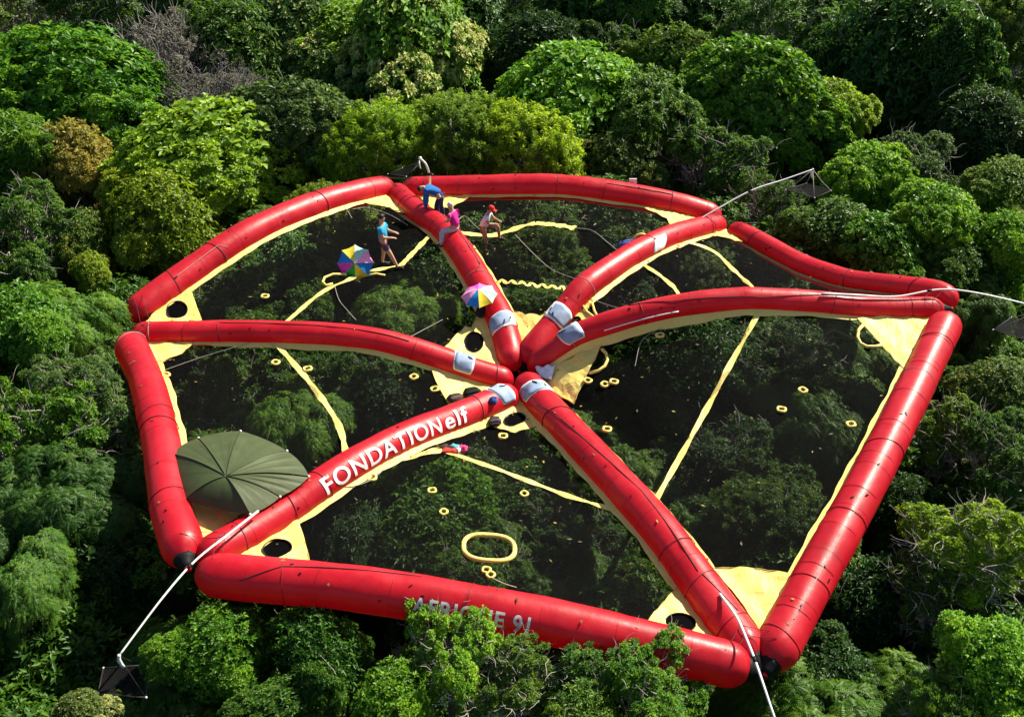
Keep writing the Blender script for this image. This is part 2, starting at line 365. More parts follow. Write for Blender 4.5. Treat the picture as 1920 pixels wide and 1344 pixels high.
for nm, d, sk_ in (('A1', 1.55, .15), ('A2', 1.75, .1), ('A3', 1.6, -.2), ('A4', 1.05, .12), ('A5', .75, .15), ('A6', 1.5, .08)):
    T = TB[nm]; s = T.L-d
    patch(T, s-.30, s+.30, -.9, 1.35, .004, 'strap_pad', 'pad_white', T.o, sk_)
    patch(T, s-.25, s+.25, -.35, 1.28, .020, 'strap_pad', 'grey_pad', T.o, sk_)
    patch(T, s-.05, s+.05, -.5, -.25, .02, 'buckle', 'black', T.o, sk_); patch(T, s+.1, s+.2, .0, .18, .035, 'buckle', 'black', T.o, sk_)
patch(TB['A2'], 4.1, 4.75, .5, 1.5, .01, 'cloth_patch', 'pad_white', TB['A2'].o, .3)
# lettering printed on the tubes
def lettering(T, txt, s0, s1, height, a_mid, bold=0, shear=0, flip=False):
    cu = bpy.data.curves.new('lettering', 'FONT'); cu.body = txt; cu.size = 1; cu.offset = bold; cu.shear = shear; cu.resolution_u = 4; cu.space_character = 1.12
    o = bpy.data.objects.new('lettering_source', cu); COL.objects.link(o); dg = bpy.context.evaluated_depsgraph_get()
    me = bpy.data.meshes.new_from_object(o.evaluated_get(dg)); bpy.data.objects.remove(o); bpy.data.curves.remove(cu)
    bm = bmesh.new(); bm.from_mesh(me)
    xs = [v.co.x for v in bm.verts]; ys = [v.co.y for v in bm.verts]; x0, x1, y0, y1 = min(xs), max(xs), min(ys), max(ys)
    for k in range(1, 10):
        bmesh.ops.bisect_plane(bm, geom=bm.verts[:]+bm.edges[:]+bm.faces[:], plane_co=(0, y0+(y1-y0)*k/10, 0), plane_no=(0, 1, 0))
    for k in range(1, 40):
        bmesh.ops.bisect_plane(bm, geom=bm.verts[:]+bm.edges[:]+bm.faces[:], plane_co=(x0+(x1-x0)*k/40, 0, 0), plane_no=(1, 0, 0))
    for v in bm.verts:
        fx = (v.co.x-x0)/(x1-x0); fy = (v.co.y-y0)/(y1-y0)-.5
        s = s0+(s1-s0)*fx; v.co = T.surf(s, a_mid-fy*height/T.r, .017)
    bm.to_mesh(me); bm.free(); o = link('lettering', me, M['letter']); return sub(o, T)
def s_at(T, u, v):                 # arc length where the tube's axis passes nearest a picture point
    best = min(range(NR), key=lambda i: (lambda q: (960+FPX*(q.dot(RT))/q.dot(FWD)-u)**2+(672-FPX*q.dot(UPV)/q.dot(FWD)-v)**2)(T.P[i]-CAM)); return T.S[best]
T = TB['A5']
lettering(T, 'FONDATION', s_at(T, 590, 912), s_at(T, 806, 800), .40, .95, .016)
lettering(T, 'elf', s_at(T, 812, 797), s_at(T, 858, 779), .42, .90, .016)
T = TB['front']
lettering(T, 'AFRIQUE', s_at(T, 776, 1115), s_at(T, 945, 1145), .36, 1.12, .022); lettering(T, '91', s_at(T, 962, 1148), s_at(T, 1003, 1156), .36, 1.12, .022)

# ---- netting panels: a patch between two arms (both run corner -> hub) and the perimeter tube
PANEL = {'ul': ('A6', 'A1', 'bl'), 'back': ('A1', 'A2', 'back'), 'br': ('A2', 'A3', 'br'), 'right': ('A3', 'A4', 'right'), 'front': ('A4', 'A5', 'front'), 'left': ('A5', 'A6', 'left')}
NETS, BVH = {}, {}
def smooth_noise(x, y): return math.sin(x*1.1+y*.7)*.5+math.sin(x*.6-y*1.3+1.7)*.5+math.sin(x*2.3+y*1.9+.4)*.25
for pn, (a, b, pe) in PANEL.items():
    A, B, Pm = TB[a], TB[b], TB[pe]
    PP = Pm.P if (Pm.P[0]-A.P[0]).length < (Pm.P[-1]-A.P[0]).length else Pm.P[::-1]
    ns, ntt = 40, 40; vs_, fs_ = [], []
    for i in range(ns+1):
        s = i/ns; fA = A.frame(A.L*(1-s))[0]; fB = B.frame(B.L*(1-s))[0]
        for j in range(ntt+1):
            t = j/ntt; P0 = fA.lerp(fB, t); k = t*(NR-1); k0 = min(int(k), NR-2); q = PP[k0].lerp(PP[k0+1], k-k0)
            st = A.P[0].lerp(B.P[0], t); P0 = P0+(q-st)*s**3
            e = min(1, 4*t*(1-t)*1.2)*min(1, 4*(1-s))*min(1, s*3)
            z = P0.z-.05-.34*e*(1-.3*s)+.13*e*smooth_noise(P0.x, P0.y); vs_.append((P0.x, P0.y, z))
    for i in range(ns):
        for j in range(ntt): c = i*(ntt+1)+j; fs_.append((c, c+1, c+ntt+2, c+ntt+1))
    mb = MB(); mb.add(vs_, fs_); o = rp(mb.build('net_panel', M['net'])); NETS[pn] = o
    BVH[pn] = BVHTree.FromPolygons([Vector(v) for v in vs_], fs_)
def on_net(pn, u, v, dz=.02):
    d = ray(u, v).normalized(); h = BVH[pn].ray_cast(CAM, d)[0]
    if h is None: h = at(u, v, BVH[pn].find_nearest(at(u, v, -.45))[0].z)
    return Vector((h.x, h.y, h.z+dz))
def drop(pn, p, dz=.02):
    h = BVH[pn].ray_cast(Vector((p.x, p.y, 9)), Vector((0, 0, -1)))[0]
    if h is None: h = BVH[pn].find_nearest(p)[0]
    return Vector((h.x, h.y, h.z+dz))
def ribbon(pn, L, R, name, mat, parent, th=.012):
    mb = MB(); n = len(L); vs_ = []
    for a, b in zip(L, R): vs_ += [a, b, b-Vector((0, 0, th)), a-Vector((0, 0, th))]
    fs_ = []
    for i in range(n-1):
        for k in range(4): k2 = (k+1) % 4; fs_.append((i*4+k, i*4+k2, i*4+4+k2, i*4+4+k))
    fs_ += [(0, 3, 2, 1), (n*4-4, n*4-3, n*4-2, n*4-1)]
    mb.add(vs_, fs_, False); o = mb.build(name, M[mat]); o.parent = parent; return o
for pn, (a, b, pe) in PANEL.items():
    ctr = sum(((TB[x].P[NR//2]) for x in (a, b, pe)), Vector())/3
    for nm in (a, b, pe):
        T = TB[nm]; L, R = [], []; n = 60
        for k in range(n+1):
            s = .5+(T.L-1.0)*k/n; p, t, nn, bb = T.frame(s); side = Vector((t.y, -t.x, 0)).normalized()
            if side.dot(ctr-p) < 0: side = -side
            L.append(p+side*T.r*.80-Vector((0, 0, .05))); wv = .13+.018*math.sin(s*3.1+len(pn))+.012*math.sin(s*7.7); q = p+side*(T.r+wv)
            q2 = drop(pn, q, .025); q2.z = min(q2.z, p.z-.03); R.append(q2)
        ribbon(pn, L, R, 'border_strip', 'yellow', NETS[pn])
def strip(pn, pts, width, name='webbing_strip', mat='yellow', lift=.03, ends=(1, 1)):
    P = [on_net(pn, u, v, lift) for u, v in pts]
    if ends[0]: P[0] = drop(pn, P[0]+(P[0]-P[1]).normalized()*.45, lift)
    if ends[1]: P[-1] = drop(pn, P[-1]+(P[-1]-P[-2]).normalized()*.45, lift)
    C = catmull(P, max(24, len(P)*6)); L, R = [], []
    for i, p in enumerate(C):
        t = C[min(i+1, len(C)-1)]-C[max(0, i-1)]; sd = Vector((t.y, -t.x, 0)).normalized(); wv = width/2*(1+.2*math.sin(i*.9)+.12*math.sin(i*2.1))
        up = Vector((0, 0, 1))*.02*math.sin(i*.8)
        L.append(p+sd*wv+up); R.append(p-sd*wv-up*.5)
    return ribbon(pn, L, R, name, mat, NETS[pn], .014)
strip('ul', [(546, 599), (600, 552), (647, 529), (686, 512), (735, 502), (752, 499)], .13, ends=(1, 0)); strip('ul', [(752, 499), (775, 475), (800, 449)], .16, ends=(0, 1))
strip('left', [(520, 643), (565, 699), (611, 759), (637, 803), (645, 836)], .15)
strip('front', [(690, 880), (720, 870), (769, 859), (830, 845)], .11, ends=(1, 0)); strip('front', [(770, 860), (800, 847), (826, 840), (836, 843)], .06, ends=(0, 0))
strip('front', [(836, 848), (905, 871), (970, 895), (1035, 920), (1100, 942), (1168, 960)], .12, ends=(0, 1))
strip('right', [(1421, 590), (1376, 672), (1330, 758), (1285, 840), (1238, 926)], .13)
strip('br', [(1268, 452), (1300, 458), (1341, 475), (1380, 512), (1415, 543)], .13); strip('br', [(1190, 492), (1205, 497), (1255, 532), (1270, 550)], .13)
strip('back', [(864, 437), (912, 443), (946, 437), (978, 426), (1004, 420)], .22, ends=(1, 0)); strip('back', [(1004, 420), (1040, 423), (1078, 429)], .26, ends=(0, 0))
strip('back', [(922+k*9.5, 526+k*1.1+(3.2 if k % 2 else -2.6)) for k in range(17)], .10)
def loop_px(pn, pts, r, name, mat='yellow', closed=True, lift=.05):
    P = [on_net(pn, u, v, lift) for u, v in pts]; mb = MB(); mb.sweep(P, r, 8, closed=closed); o = mb.build(name, M[mat]); o.parent = NETS[pn]; return o
ov = []
for k in range(40):
    a = 2*math.pi*k/40; x = math.copysign(abs(math.cos(a))**.72, math.cos(a))*48; y = math.copysign(abs(math.sin(a))**.8, math.sin(a))*24; ov.append((917+x, 1030+y+x*.07))
loop_px('front', ov, .055, 'hatch_ring')
loop_px('right', [(1128, 657), (1136, 665), (1139, 677), (1134, 689), (1122, 698), (1105, 702)], .045, 'grab_loop', closed=False)
loop_px('right', [(1617, 613), (1609, 622), (1607, 635), (1613, 647), (1625, 653), (1640, 653), (1654, 650)], .045, 'grab_loop', closed=False)
loop_px('ul', [(650, 517), (625, 517), (609, 523), (605, 532), (612, 538), (624, 535)], .04, 'grab_loop', closed=False)
loop_px('ul', [(688, 519), (706, 516), (722, 519)], .035, 'grab_loop', closed=False)
loop_px('br', [(1083, 573), (1094, 577), (1101, 588), (1112, 596), (1122, 601)], .035, 'grab_loop', closed=False); loop_px('br', [(1110, 570), (1114, 585), (1122, 600)], .035, 'grab_loop', closed=False)
mb = MB(); q = on_net('back', 1201, 463, .2); mb.sweep([q+Vector((math.cos(a)*.24, 0, math.sin(a)*.24)) for a in [math.pi*2*k/20 for k in range(20)]], .045, 8, closed=True); o = mb.build('hatch_ring', M['yellow']); o.parent = NETS['back']
def ring_at(pn, u, v, r=.115):
    p = on_net(pn, u, v, .03); mb = MB(); mb.sweep([p+Vector((math.cos(a)*r, math.sin(a)*r, .01*math.sin(3*a+u))) for a in [2*math.pi*k/16 for k in range(16)]], .040*r/.115, 6, closed=True)
    o = mb.build('net_ring', M['yellow']); o.parent = NETS[pn]
for pn, L in {'front': [(810, 921), (832, 961), (697, 897), (983, 927), (912, 1070), (920, 1079), (943, 819)],
              'right': [(1237, 630), (1505, 733), (1465, 769), (1595, 797), (1102, 715), (1134, 722), (1151, 717), (1138, 806)],
              'left': [(517, 681), (577, 693), (311, 705), (308, 730), (776, 708), (815, 731)], 'ul': [(497, 557)], 'br': [(1269, 464)]}.items():
    for u, v in L: ring_at(pn, u, v, .10 if v < 900 else .085)
# ---- yellow gussets in the corners, some with a hatch hole
def gusset(pn, poly, hole=None, lift=.035):
    K = 100.0; P2 = []; m = len(poly)      # outline and hole are laid flat, filled, refined and then draped on the netting
    for i in range(m):
        a, b = poly[i], poly[(i+1) % m]; n = max(2, int(math.hypot(b[0]-a[0], b[1]-a[1])/9))
        for k in range(n):
            f = k/n; e = math.sin(k*1.7+i) if 0 < k < n else 0; P2.append((a[0]+(b[0]-a[0])*f+e*.7, a[1]+(b[1]-a[1])*f+e))
    bm = bmesh.new()
    def loop(pts):
        vv = [bm.verts.new((p[0]/K, -p[1]/K, 0)) for p in pts]; return [bm.edges.new((vv[i], vv[(i+1) % len(vv)])) for i in range(len(vv))]
    ed = loop(P2); H = None
    if hole:
        u, v, ru, rv, rot = hole; H2 = []
        for k in range(24):
            a = 2*math.pi*k/24; x, y = math.cos(a)*ru, math.sin(a)*rv; H2.append((u+x*math.cos(rot)-y*math.sin(rot), v+x*math.sin(rot)+y*math.cos(rot)))
        ed += loop(H2); H = [on_net(pn, x, y, lift) for x, y in H2]
    rim_v = set(bm.verts)
    bmesh.ops.triangle_fill(bm, use_beauty=True, use_dissolve=False, edges=ed, normal=(0, 0, 1))
    for _ in range(2): bmesh.ops.subdivide_edges(bm, edges=[e for e in bm.edges if e.calc_length() > .12 and not e.is_boundary], cuts=1); bmesh.ops.triangulate(bm, faces=[f for f in bm.faces if len(f.verts) > 3])
    P = [on_net(pn, x, y, lift) for x, y in P2]
    for v in bm.verts:
        q = on_net(pn, v.co.x*K, -v.co.y*K, lift)
        if v not in rim_v: q.z += .020*math.sin(q.x*9+q.y*5)+.014*math.sin(q.y*13-q.x*4)
        v.co = q
    bmesh.ops.recalc_face_normals(bm, faces=bm.faces)
    if sum(f.normal.z for f in bm.faces) < 0: bmesh.ops.reverse_faces(bm, faces=bm.faces)
    r = bmesh.ops.extrude_face_region(bm, geom=bm.faces[:])
    for e in r['geom']:
        if isinstance(e, bmesh.types.BMVert): e.co.z -= .014
    bmesh.ops.recalc_face_normals(bm, faces=bm.faces)
    me = bpy.data.meshes.new('gusset'); bm.to_mesh(me); bm.free(); o = rp(link('gusset', me, M['yellow']))
    mb = MB(); mb.sweep([p+Vector((0, 0, .004)) for p in P], .009, 5, closed=True); q = mb.build('hem', M['hem']); q.parent = o
    if H:
        mb = MB(); mb.sweep(H, .012, 6, closed=True); q = mb.build('hatch_rim', M['rope_dark']); q.parent = o
        mb = MB(); n = len(H); vs_ = [h-Vector((0, 0, .006)) for h in H]+[h-Vector((0, 0, .75)) for h in H]      # black sleeve below the hatch, added and closed at the bottom to keep the hole dark
        mb.add(vs_, [(i, (i+1) % n, n+(i+1) % n, n+i) for i in range(n)]+[tuple(range(n, 2*n))]); q = mb.build('hatch_sleeve', M['black']); q.parent = o
    return o
gusset('ul', [(834, 652), (872, 614), (884, 616), (897, 588), (912, 588), (924, 628), (938, 684), (930, 690)], (889, 643, 18, 19, 0))
gusset('left', [(806, 688), (818, 718), (841, 760), (872, 762), (930, 740), (935, 722), (880, 705)])
gusset('front', [(890, 788), (906, 786), (922, 800), (937, 807), (966, 811), (990, 806), (1021, 795), (995, 760), (978, 738), (940, 760)], (965, 788, 21, 12, -.25))
gusset('right', [(1002, 715), (1040, 690), (1090, 660), (1129, 647), (1102, 702), (1076, 757), (1052, 745), (1020, 722)])
gusset('br', [(1020, 660), (1055, 615), (1083, 579), (1103, 592), (1124, 607), (1090, 625), (1050, 648)], (1075, 613, 12, 20, .6))
gusset('back', [(946, 572), (955, 584), (974, 587), (985, 592), (1000, 590), (1012, 594), (1026, 586), (1012, 625), (990, 645), (970, 640)])
gusset('ul', [(270, 608), (300, 580), (356, 538), (366, 568), (379, 604), (330, 610)], (332, 583, 20, 17, -.2))
gusset('left', [(250, 645), (268, 676), (285, 681), (309, 678), (341, 665), (362, 645), (310, 640)])
gusset('left', [(345, 925), (400, 930), (465, 958), (410, 995), (370, 1020)])
gusset('front', [(430, 1045), (500, 1005), (556, 968), (570, 1010), (583, 1062), (500, 1056)], (520, 1030, 28, 17, -.15))
gusset('front', [(1208, 1172), (1240, 1135), (1276, 1095), (1310, 1145), (1345, 1200), (1280, 1190)], (1276, 1169, 29, 18, .1))
gusset('right', [(1335, 1066), (1365, 1066), (1407, 1067), (1450, 1072), (1490, 1080), (1460, 1130), (1428, 1190), (1385, 1125)])
gusset('right', [(1606, 598), (1650, 645), (1693, 692), (1722, 645), (1752, 598), (1680, 594)])
gusset('back', [(1205, 390), (1250, 412), (1258, 427), (1310, 413), (1310, 405), (1255, 395)])
gusset('br', [(1300, 436), (1352, 425), (1366, 436), (1392, 455), (1378, 452), (1345, 444)])
gusset('ul', [(672, 380), (722, 368), (740, 376), (762, 402), (742, 397), (722, 390), (700, 384)])
gusset('back', [(785, 368), (830, 366), (890, 364), (868, 380), (846, 391), (808, 392)])
# spare white pole lashed along an arm
T = TB['A3']; s0, s1 = s_at(T, 1128, 610), s_at(T, 1265, 575)
mb = MB(); mb.sweep([T.surf(s0+(s1-s0)*k/16, 1.35, .035) for k in range(17)], .018, 8); sub(mb.build('spare_pole', M['pole']), T)
# ropes lying across the netting
def rope_px(pn, pts, r=.012, mat='rope_pale', lift=.05):
    r *= .7
    P = catmull([on_net(pn, u, v, lift) for u, v in pts], 40); mb = MB(); mb.sweep(P, r, 5); o = mb.build('net_rope', M[mat]); o.parent = NETS[pn]
rope_px('ul', [(628, 540), (636, 565), (650, 583), (668, 603)]); rope_px('ul', [(830, 602), (800, 618), (770, 634)]); rope_px('ul', [(640, 385), (652, 398), (660, 412)])
rope_px('ul', [(660, 395), (690, 392), (730, 405), (765, 425)]); rope_px('back', [(966, 443), (1000, 478), (1035, 508), (1080, 526)], .016); rope_px('back', [(858, 416), (872, 408), (890, 425), (905, 437)], .016)
rope_px('back', [(1078, 430), (1110, 435), (1140, 458), (1158, 473)], .016); rope_px('front', [(636, 914), (660, 915), (700, 900), (742, 862), (790, 838), (838, 808)], .016)
rope_px('front', [(900, 812), (880, 806), (860, 806)]); rope_px('left', [(300, 700), (380, 672), (470, 645)], .010); rope_px('right', [(1250, 612), (1205, 640), (1190, 690)], .012); rope_px('right', [(1560, 620), (1620, 650), (1680, 685)], .01, 'rope_dark', .06)
rope_px('br', [(1100, 560), (1135, 573), (1165, 582)], .012)
rope_px('front', [(920, 1085), (945, 1097), (968, 1104)], .018)
bpy.context.view_layer.update()

# ------------------------------------------------------------------ green shelter standing on the raft
def thing(name, loc, label, cat, group=None):
    o = empty(name, loc); tag(o, label, cat, group); bpy.context.view_layer.update(); return o
def under(o, root): o.parent = root; o.matrix_parent_inverse = root.matrix_world.inverted(); return o
ZT = .62
rim_px = [(320, 851), (372, 821), (451, 808), (538, 845), (579, 893), (525, 931), (469, 964), (348, 937)]
rim = [at(u, v, ZT+dz) for (u, v), dz in zip(rim_px, (.0, .02, .03, .02, .0, 0, .02, 0))]
apex = at(424, 893, 1.02); base = sum(rim, Vector())/8; base.z = -.1
tent = thing('dome_shelter', base, 'olive green domed fabric shelter pitched over the front-left corner of the raft', 'shelter')
for k in range(8):
    a, b = rim[k], rim[(k+1) % 8]; mb = MB(); n = 10; m_ = 22; vs_, fs_ = [], []
    for i in range(n+1):
        f = i/n
        for j in range(m_+1):
            t = j/m_; e = a.lerp(b, t); p = apex.lerp(e, f)
            p.z += .30*f*(1-f)*1.4-.05*4*t*(1-t)*f*(1-.7*f); inw = (apex-e); inw.z = 0; p -= inw*(.045*4*t*(1-t)*f*f)
            p.z += (.016*math.sin(t*19+k*2+f*3)+.008*math.sin(t*37+k))*f*math.sin(f*3)*(1.3 if k in (3, 4) else .22)
            vs_.append(p)
    for i in range(n):
        for j in range(m_): c = i*(m_+1)+j; fs_.append((c, c+1, c+m_+2, c+m_+1))
    mb.add(vs_, fs_); under(mb.build('canopy_panel', M['green']), tent)
    P = []
    for i in range(13): f = i/12; p = apex.lerp(a, f); p.z += .30*f*(1-f)*1.4+.008; P.append(p)
    mb = MB(); mb.sweep(P, .012, 6); under(mb.build('rib', M['tent_rib']), tent)
    mb = MB(); mb.ball(a, .03); under(mb.build('rib_tip', M['white']), tent)
    if k in (0, 1, 2, 3, 6, 7):
        foot = Vector((a.x, a.y, a.z)); ft = foot+(base-foot)*.12; mb = MB(); mb.sweep([a, Vector((ft.x, ft.y, -.12))], .018, 6); under(mb.build('leg', M['tent_rib']), tent)

# ------------------------------------------------------------------ umbrellas
UC = {'yellow': (.78, .62, .05), 'mint': (.36, .62, .50), 'pink': (.80, .16, .42), 'blue': (.02, .22, .58), 'green': (.02, .30, .05), 'magenta': (.66, .06, .46), 'rose': (.82, .32, .55)}
UM = {k: cloth('umbrella_'+k, v) for k, v in UC.items()}
def umbrella(name, tip, axis, cols, rad, shaft, label, roll=0):
    root = thing(name, tip, label, 'umbrella'); ax = Vector(axis).normalized(); q = ax.to_track_quat('Z', 'Y').to_matrix() @ Matrix.Rotation(roll, 3, 'Z')
    def L(p): return tip+q @ Vector(p)
    n = 8
    for k in range(8):
        mb = MB(); vs_, fs_ = [], []
        for i in range(n+1):
            f = i/n
            for j in range(7):
                t = j/6; a = 2*math.pi*(k+t)/8; sag = 4*t*(1-t)*.06*f; r = rad*f*(math.cos(math.pi/8)/math.cos(math.pi*2*(t-.5)/8))*(1-.05*4*t*(1-t)*f)
                vs_.append(L((r*math.cos(a), r*math.sin(a), -rad*(.42*f*f)-rad*sag*.4)))
        for i in range(n):
            for j in range(6): c = i*7+j; fs_.append((c, c+7, c+8, c+1))
        mb.add(vs_, fs_); under(mb.build('canopy_gore', UM[cols[k]]), root)
        a = 2*math.pi*k/8; mb = MB(); mb.sweep([L((rad*f*math.cos(a), rad*f*math.sin(a), -rad*.42*f*f-.012)) for f in (0, .25, .5, .75, 1.02)], .007, 5); under(mb.build('rib', M['rope_pale']), root)
    mb = MB(); mb.sweep([L((0, 0, .05)), L((0, 0, -shaft))], .012, 8); under(mb.build('shaft', M['pole']), root)
    return root
p1 = on_net('ul', 667, 516, .42)
umbrella('umbrella', p1, (Vector((-.10, 0, .05))+(CAM-p1).normalized()), ['rose', 'mint', 'yellow', 'blue', 'magenta', 'green', 'yellow', 'blue'], .56, .62, 'multicoloured umbrella lying open on its side on the net beside the standing person', R_(0))
p2 = at(897, 543, .42); foot2 = at(934, 664, -.42)
umbrella('umbrella', p2, (-.10, -.22, 1), ['blue', 'yellow', 'mint', 'rose', 'pink', 'magenta', 'rose', 'rose'], .54, 1.45, 'multicoloured umbrella standing upright by the hub over the yellow gusset', R_(-110))

# ------------------------------------------------------------------ people
def skin_mesh(name, verts, edges, radii, root, sub=2):
    me = bpy.data.meshes.new(name); me.from_pydata([tuple(v) for v in verts], edges, []); o = bpy.data.objects.new(name+'_tmp', me); COL.objects.link(o)
    sm = o.modifiers.new('s', 'SKIN'); sm.use_smooth_shade = True; sm.branch_smoothing = .6
    if not me.skin_vertices: 
        bm = bmesh.new(); bm.from_mesh(me); bm.verts.layers.skin.verify(); bm.to_mesh(me); bm.free()
    for i, r in enumerate(radii):
        me.skin_vertices[0].data[i].radius = r if isinstance(r, tuple) else (r, r); me.skin_vertices[0].data[i].use_root = (i == root)
    ss = o.modifiers.new('u', 'SUBSURF'); ss.levels = sub; ss.render_levels = sub
    dg = bpy.context.evaluated_depsgraph_get(); out = bpy.data.meshes.new_from_object(o.evaluated_get(dg)); bpy.data.objects.remove(o)
    out.name = name
    return out
BASE = dict(pel=(0, 0, .95), belly=(0, 0, 1.12), chest=(0, 0, 1.33), neck=(0, 0, 1.50), head=(.02, 0, 1.64))
def person(loc, face, J, top, bottom, label, hair='hair', cap=None, skin='skin', sleeves=1, legs='short', shoes=(.05, .045, .04), scale=1.0):
    """J: joint positions, x forward, y to the left of the person, z up"""
    root = thing('person', loc, label, 'person'); root.rotation_euler = (0, 0, face); root.scale = (scale,)*3
    V, E_, Rr, idx = [], [], [], {}
    def add(k, p, r, par=None):
        idx[k] = len(V); V.append(Vector(p)); Rr.append(r)
        if par: E_.append((idx[par], idx[k]))
    add('pel', J['pel'], (.16, .135)); add('belly', J['belly'], (.15, .125), 'pel'); add('chest', J['chest'], (.18, .14), 'belly'); add('neck', J['neck'], .07, 'chest')
    hd = Vector(J['head']); nk = Vector(J['neck']); up = (hd-nk).normalized(); add('head0', hd-up*.045, .095, 'neck'); add('head1', hd+up*.06, .10, 'head0')
    fw = Vector(J.get('look', (1, 0, 0))).normalized(); fw = (fw-up*fw.dot(up)).normalized(); lf = up.cross(fw)
    for s, y in (('l', 1), ('r', -1)):
        add('sh'+s, J['sh'+s], .078, 'chest'); add('el'+s, J['el'+s], .055, 'sh'+s); add('wr'+s, J['wr'+s], .036, 'el'+s)
        w_, e_ = Vector(J['wr'+s]), Vector(J['el'+s]); d = (w_-e_).normalized(); sd = d.cross(Vector((0, 0, 1))); sd = sd.normalized() if sd.length > .1 else Vector((1, 0, 0)); pn = sd.cross(d)
        add('pa'+s, w_+d*.07, (.036, .018), 'wr'+s)
        for q, (o_, ln) in enumerate(((-.030, .07), (-.010, .085), (.010, .08), (.030, .06))):
            b_ = w_+d*.10+sd*o_; add('f%d%s' % (q, s), b_+d*ln*.5, .0095, 'pa'+s); add('g%d%s' % (q, s), b_+d*ln*.9-pn*.025, .008, 'f%d%s' % (q, s))
        add('t0'+s, w_+d*.06-sd*.05, .0105, 'wr'+s); add('t1'+s, w_+d*.10-sd*.062-pn*.01, .009, 't0'+s)
        add('hi'+s, J['hi'+s], .115, 'pel'); add('kn'+s, J['kn'+s], .072, 'hi'+s); add('an'+s, J['an'+s], .045, 'kn'+s); add('to'+s, J['to'+s], .03, 'an'+s)
    body = skin_mesh('body', V, E_, Rr, 0, 2)
    mb = MB()   # nose, ears and mouth grow out of the head
    mb.ball(hd+fw*.088+up*.005, (.014, .014, .02), 6, 4); mb.ball(hd+fw*.078-up*.045, (.012, .022, .007), 6, 4)
    for y in (1, -1): mb.ball(hd+lf*y*.086+up*.005, (.016, .010, .026), 6, 4)
    bm = bmesh.new(); bm.from_mesh(body); bm.from_mesh(mb.mesh('face')); bm.to_mesh(body); bm.free()
    for p in body.polygons: p.use_smooth = True
    o = link('body', body, M[skin]); o.parent = root
    for y in (1, -1): mb = MB(); mb.ball(hd+fw*.080+lf*y*.03+up*.02, .010, 6, 4); q = mb.build('eye', M['eye']); q.parent = root
    fr = Matrix((fw, lf, up)).transposed()
    if cap:
        mb = MB(); mb.ball(hd+up*.05, (.104, .098, .085), 12, 8, fr); mb.box(hd+fw*.13+up*.045, .12, .13, .012, fr); q = mb.build('cap', cap); q.parent = root
        mb = MB(); mb.ball(hd-fw*.03+up*.0, (.085, .092, .075), 10, 8, fr); q = mb.build('hair', M[hair]); q.parent = root
    else:
        mb = MB(); mb.ball(hd-fw*.022+up*.045, (.096, .096, .088), 12, 8, fr); q = mb.build('hair', M[hair]); q.parent = root
    def garment(name, chain, mat):
        vv, ee, rr, ix = [], [], [], {}
        for k, par, p, r in chain:
            ix[k] = len(vv); vv.append(Vector(p)); rr.append(r)
            if par: ee.append((ix[par], ix[k]))
        me = skin_mesh(name, vv, ee, rr, 0, 2); q = link(name, me, mat); q.parent = root
    ch = [('chest', None, J['chest'], (.225, .18)), ('belly', 'chest', J['belly'], (.20, .17)), ('pel', 'belly', Vector(J['pel'])*1.05-Vector(J['belly'])*.05, .175), ('neck', 'chest', Vector(J['neck'])*.75+Vector(J['chest'])*.25, .085)]
    for s in 'lr':
        ch += [('sh'+s, 'chest', J['sh'+s], .10)]; sh, el, wr = (Vector(J[k+s]) for k in ('sh', 'el', 'wr'))
        if sleeves == 1: ch += [('el'+s, 'sh'+s, sh.lerp(el, .72), .085)]
        else: ch += [('el'+s, 'sh'+s, el, .075), ('wr'+s, 'el'+s, el.lerp(wr, .9), .055)]
    garment('shirt', ch, top)
    ch = [('pel', None, J['pel'], .16), ('waist', 'pel', Vector(J['pel'])*.45+Vector(J['belly'])*.55, .135)]
    for s in 'lr':
        hi, kn, an = (Vector(J[k+s]) for k in ('hi', 'kn', 'an')); ch += [('hi'+s, 'pel', hi, .125)]
        if legs == 'short': ch += [('kn'+s, 'hi'+s, hi.lerp(kn, .72), .105)]
        else: ch += [('kn'+s, 'hi'+s, kn, .095), ('an'+s, 'kn'+s, kn.lerp(an, .92), .075)]
    garment('shorts' if legs == 'short' else 'trousers', ch, bottom)
    sm = cloth('shoe_cloth', shoes)
    for s in 'lr':
        an, to = Vector(J['an'+s]), Vector(J['to'+s]); d = (to-an); mb = MB(); h = an-Vector((0, 0, .03))
        mb.sweep([h-d*.35, h, an.lerp(to, .5), to, to+d*.25], [.03, .052, .05, .045, .02], 8); q = mb.build('shoe', sm); q.parent = root
    return root
def joints(lean=0, **kw):
    c, s = math.cos(lean), math.sin(lean); hip = Vector(kw.pop('hip', (0, 0, .95))); J = {}
    def T_(x, y, z): return hip+Vector((x*c+z*s, y, -x*s+z*c))
    J['pel'] = hip; J['belly'] = T_(0, 0, .17); J['chest'] = T_(.0, 0, .38); J['neck'] = T_(.01, 0, .56); J['head'] = T_(.04, 0, .70)
    J['shl'] = T_(0, .185, .46); J['shr'] = T_(0, -.185, .46); J['hil'] = hip+Vector((0, .095, -.05)); J['hir'] = hip+Vector((0, -.095, -.05))
    for k, v in kw.items(): J[k] = Vector(v)
    return J
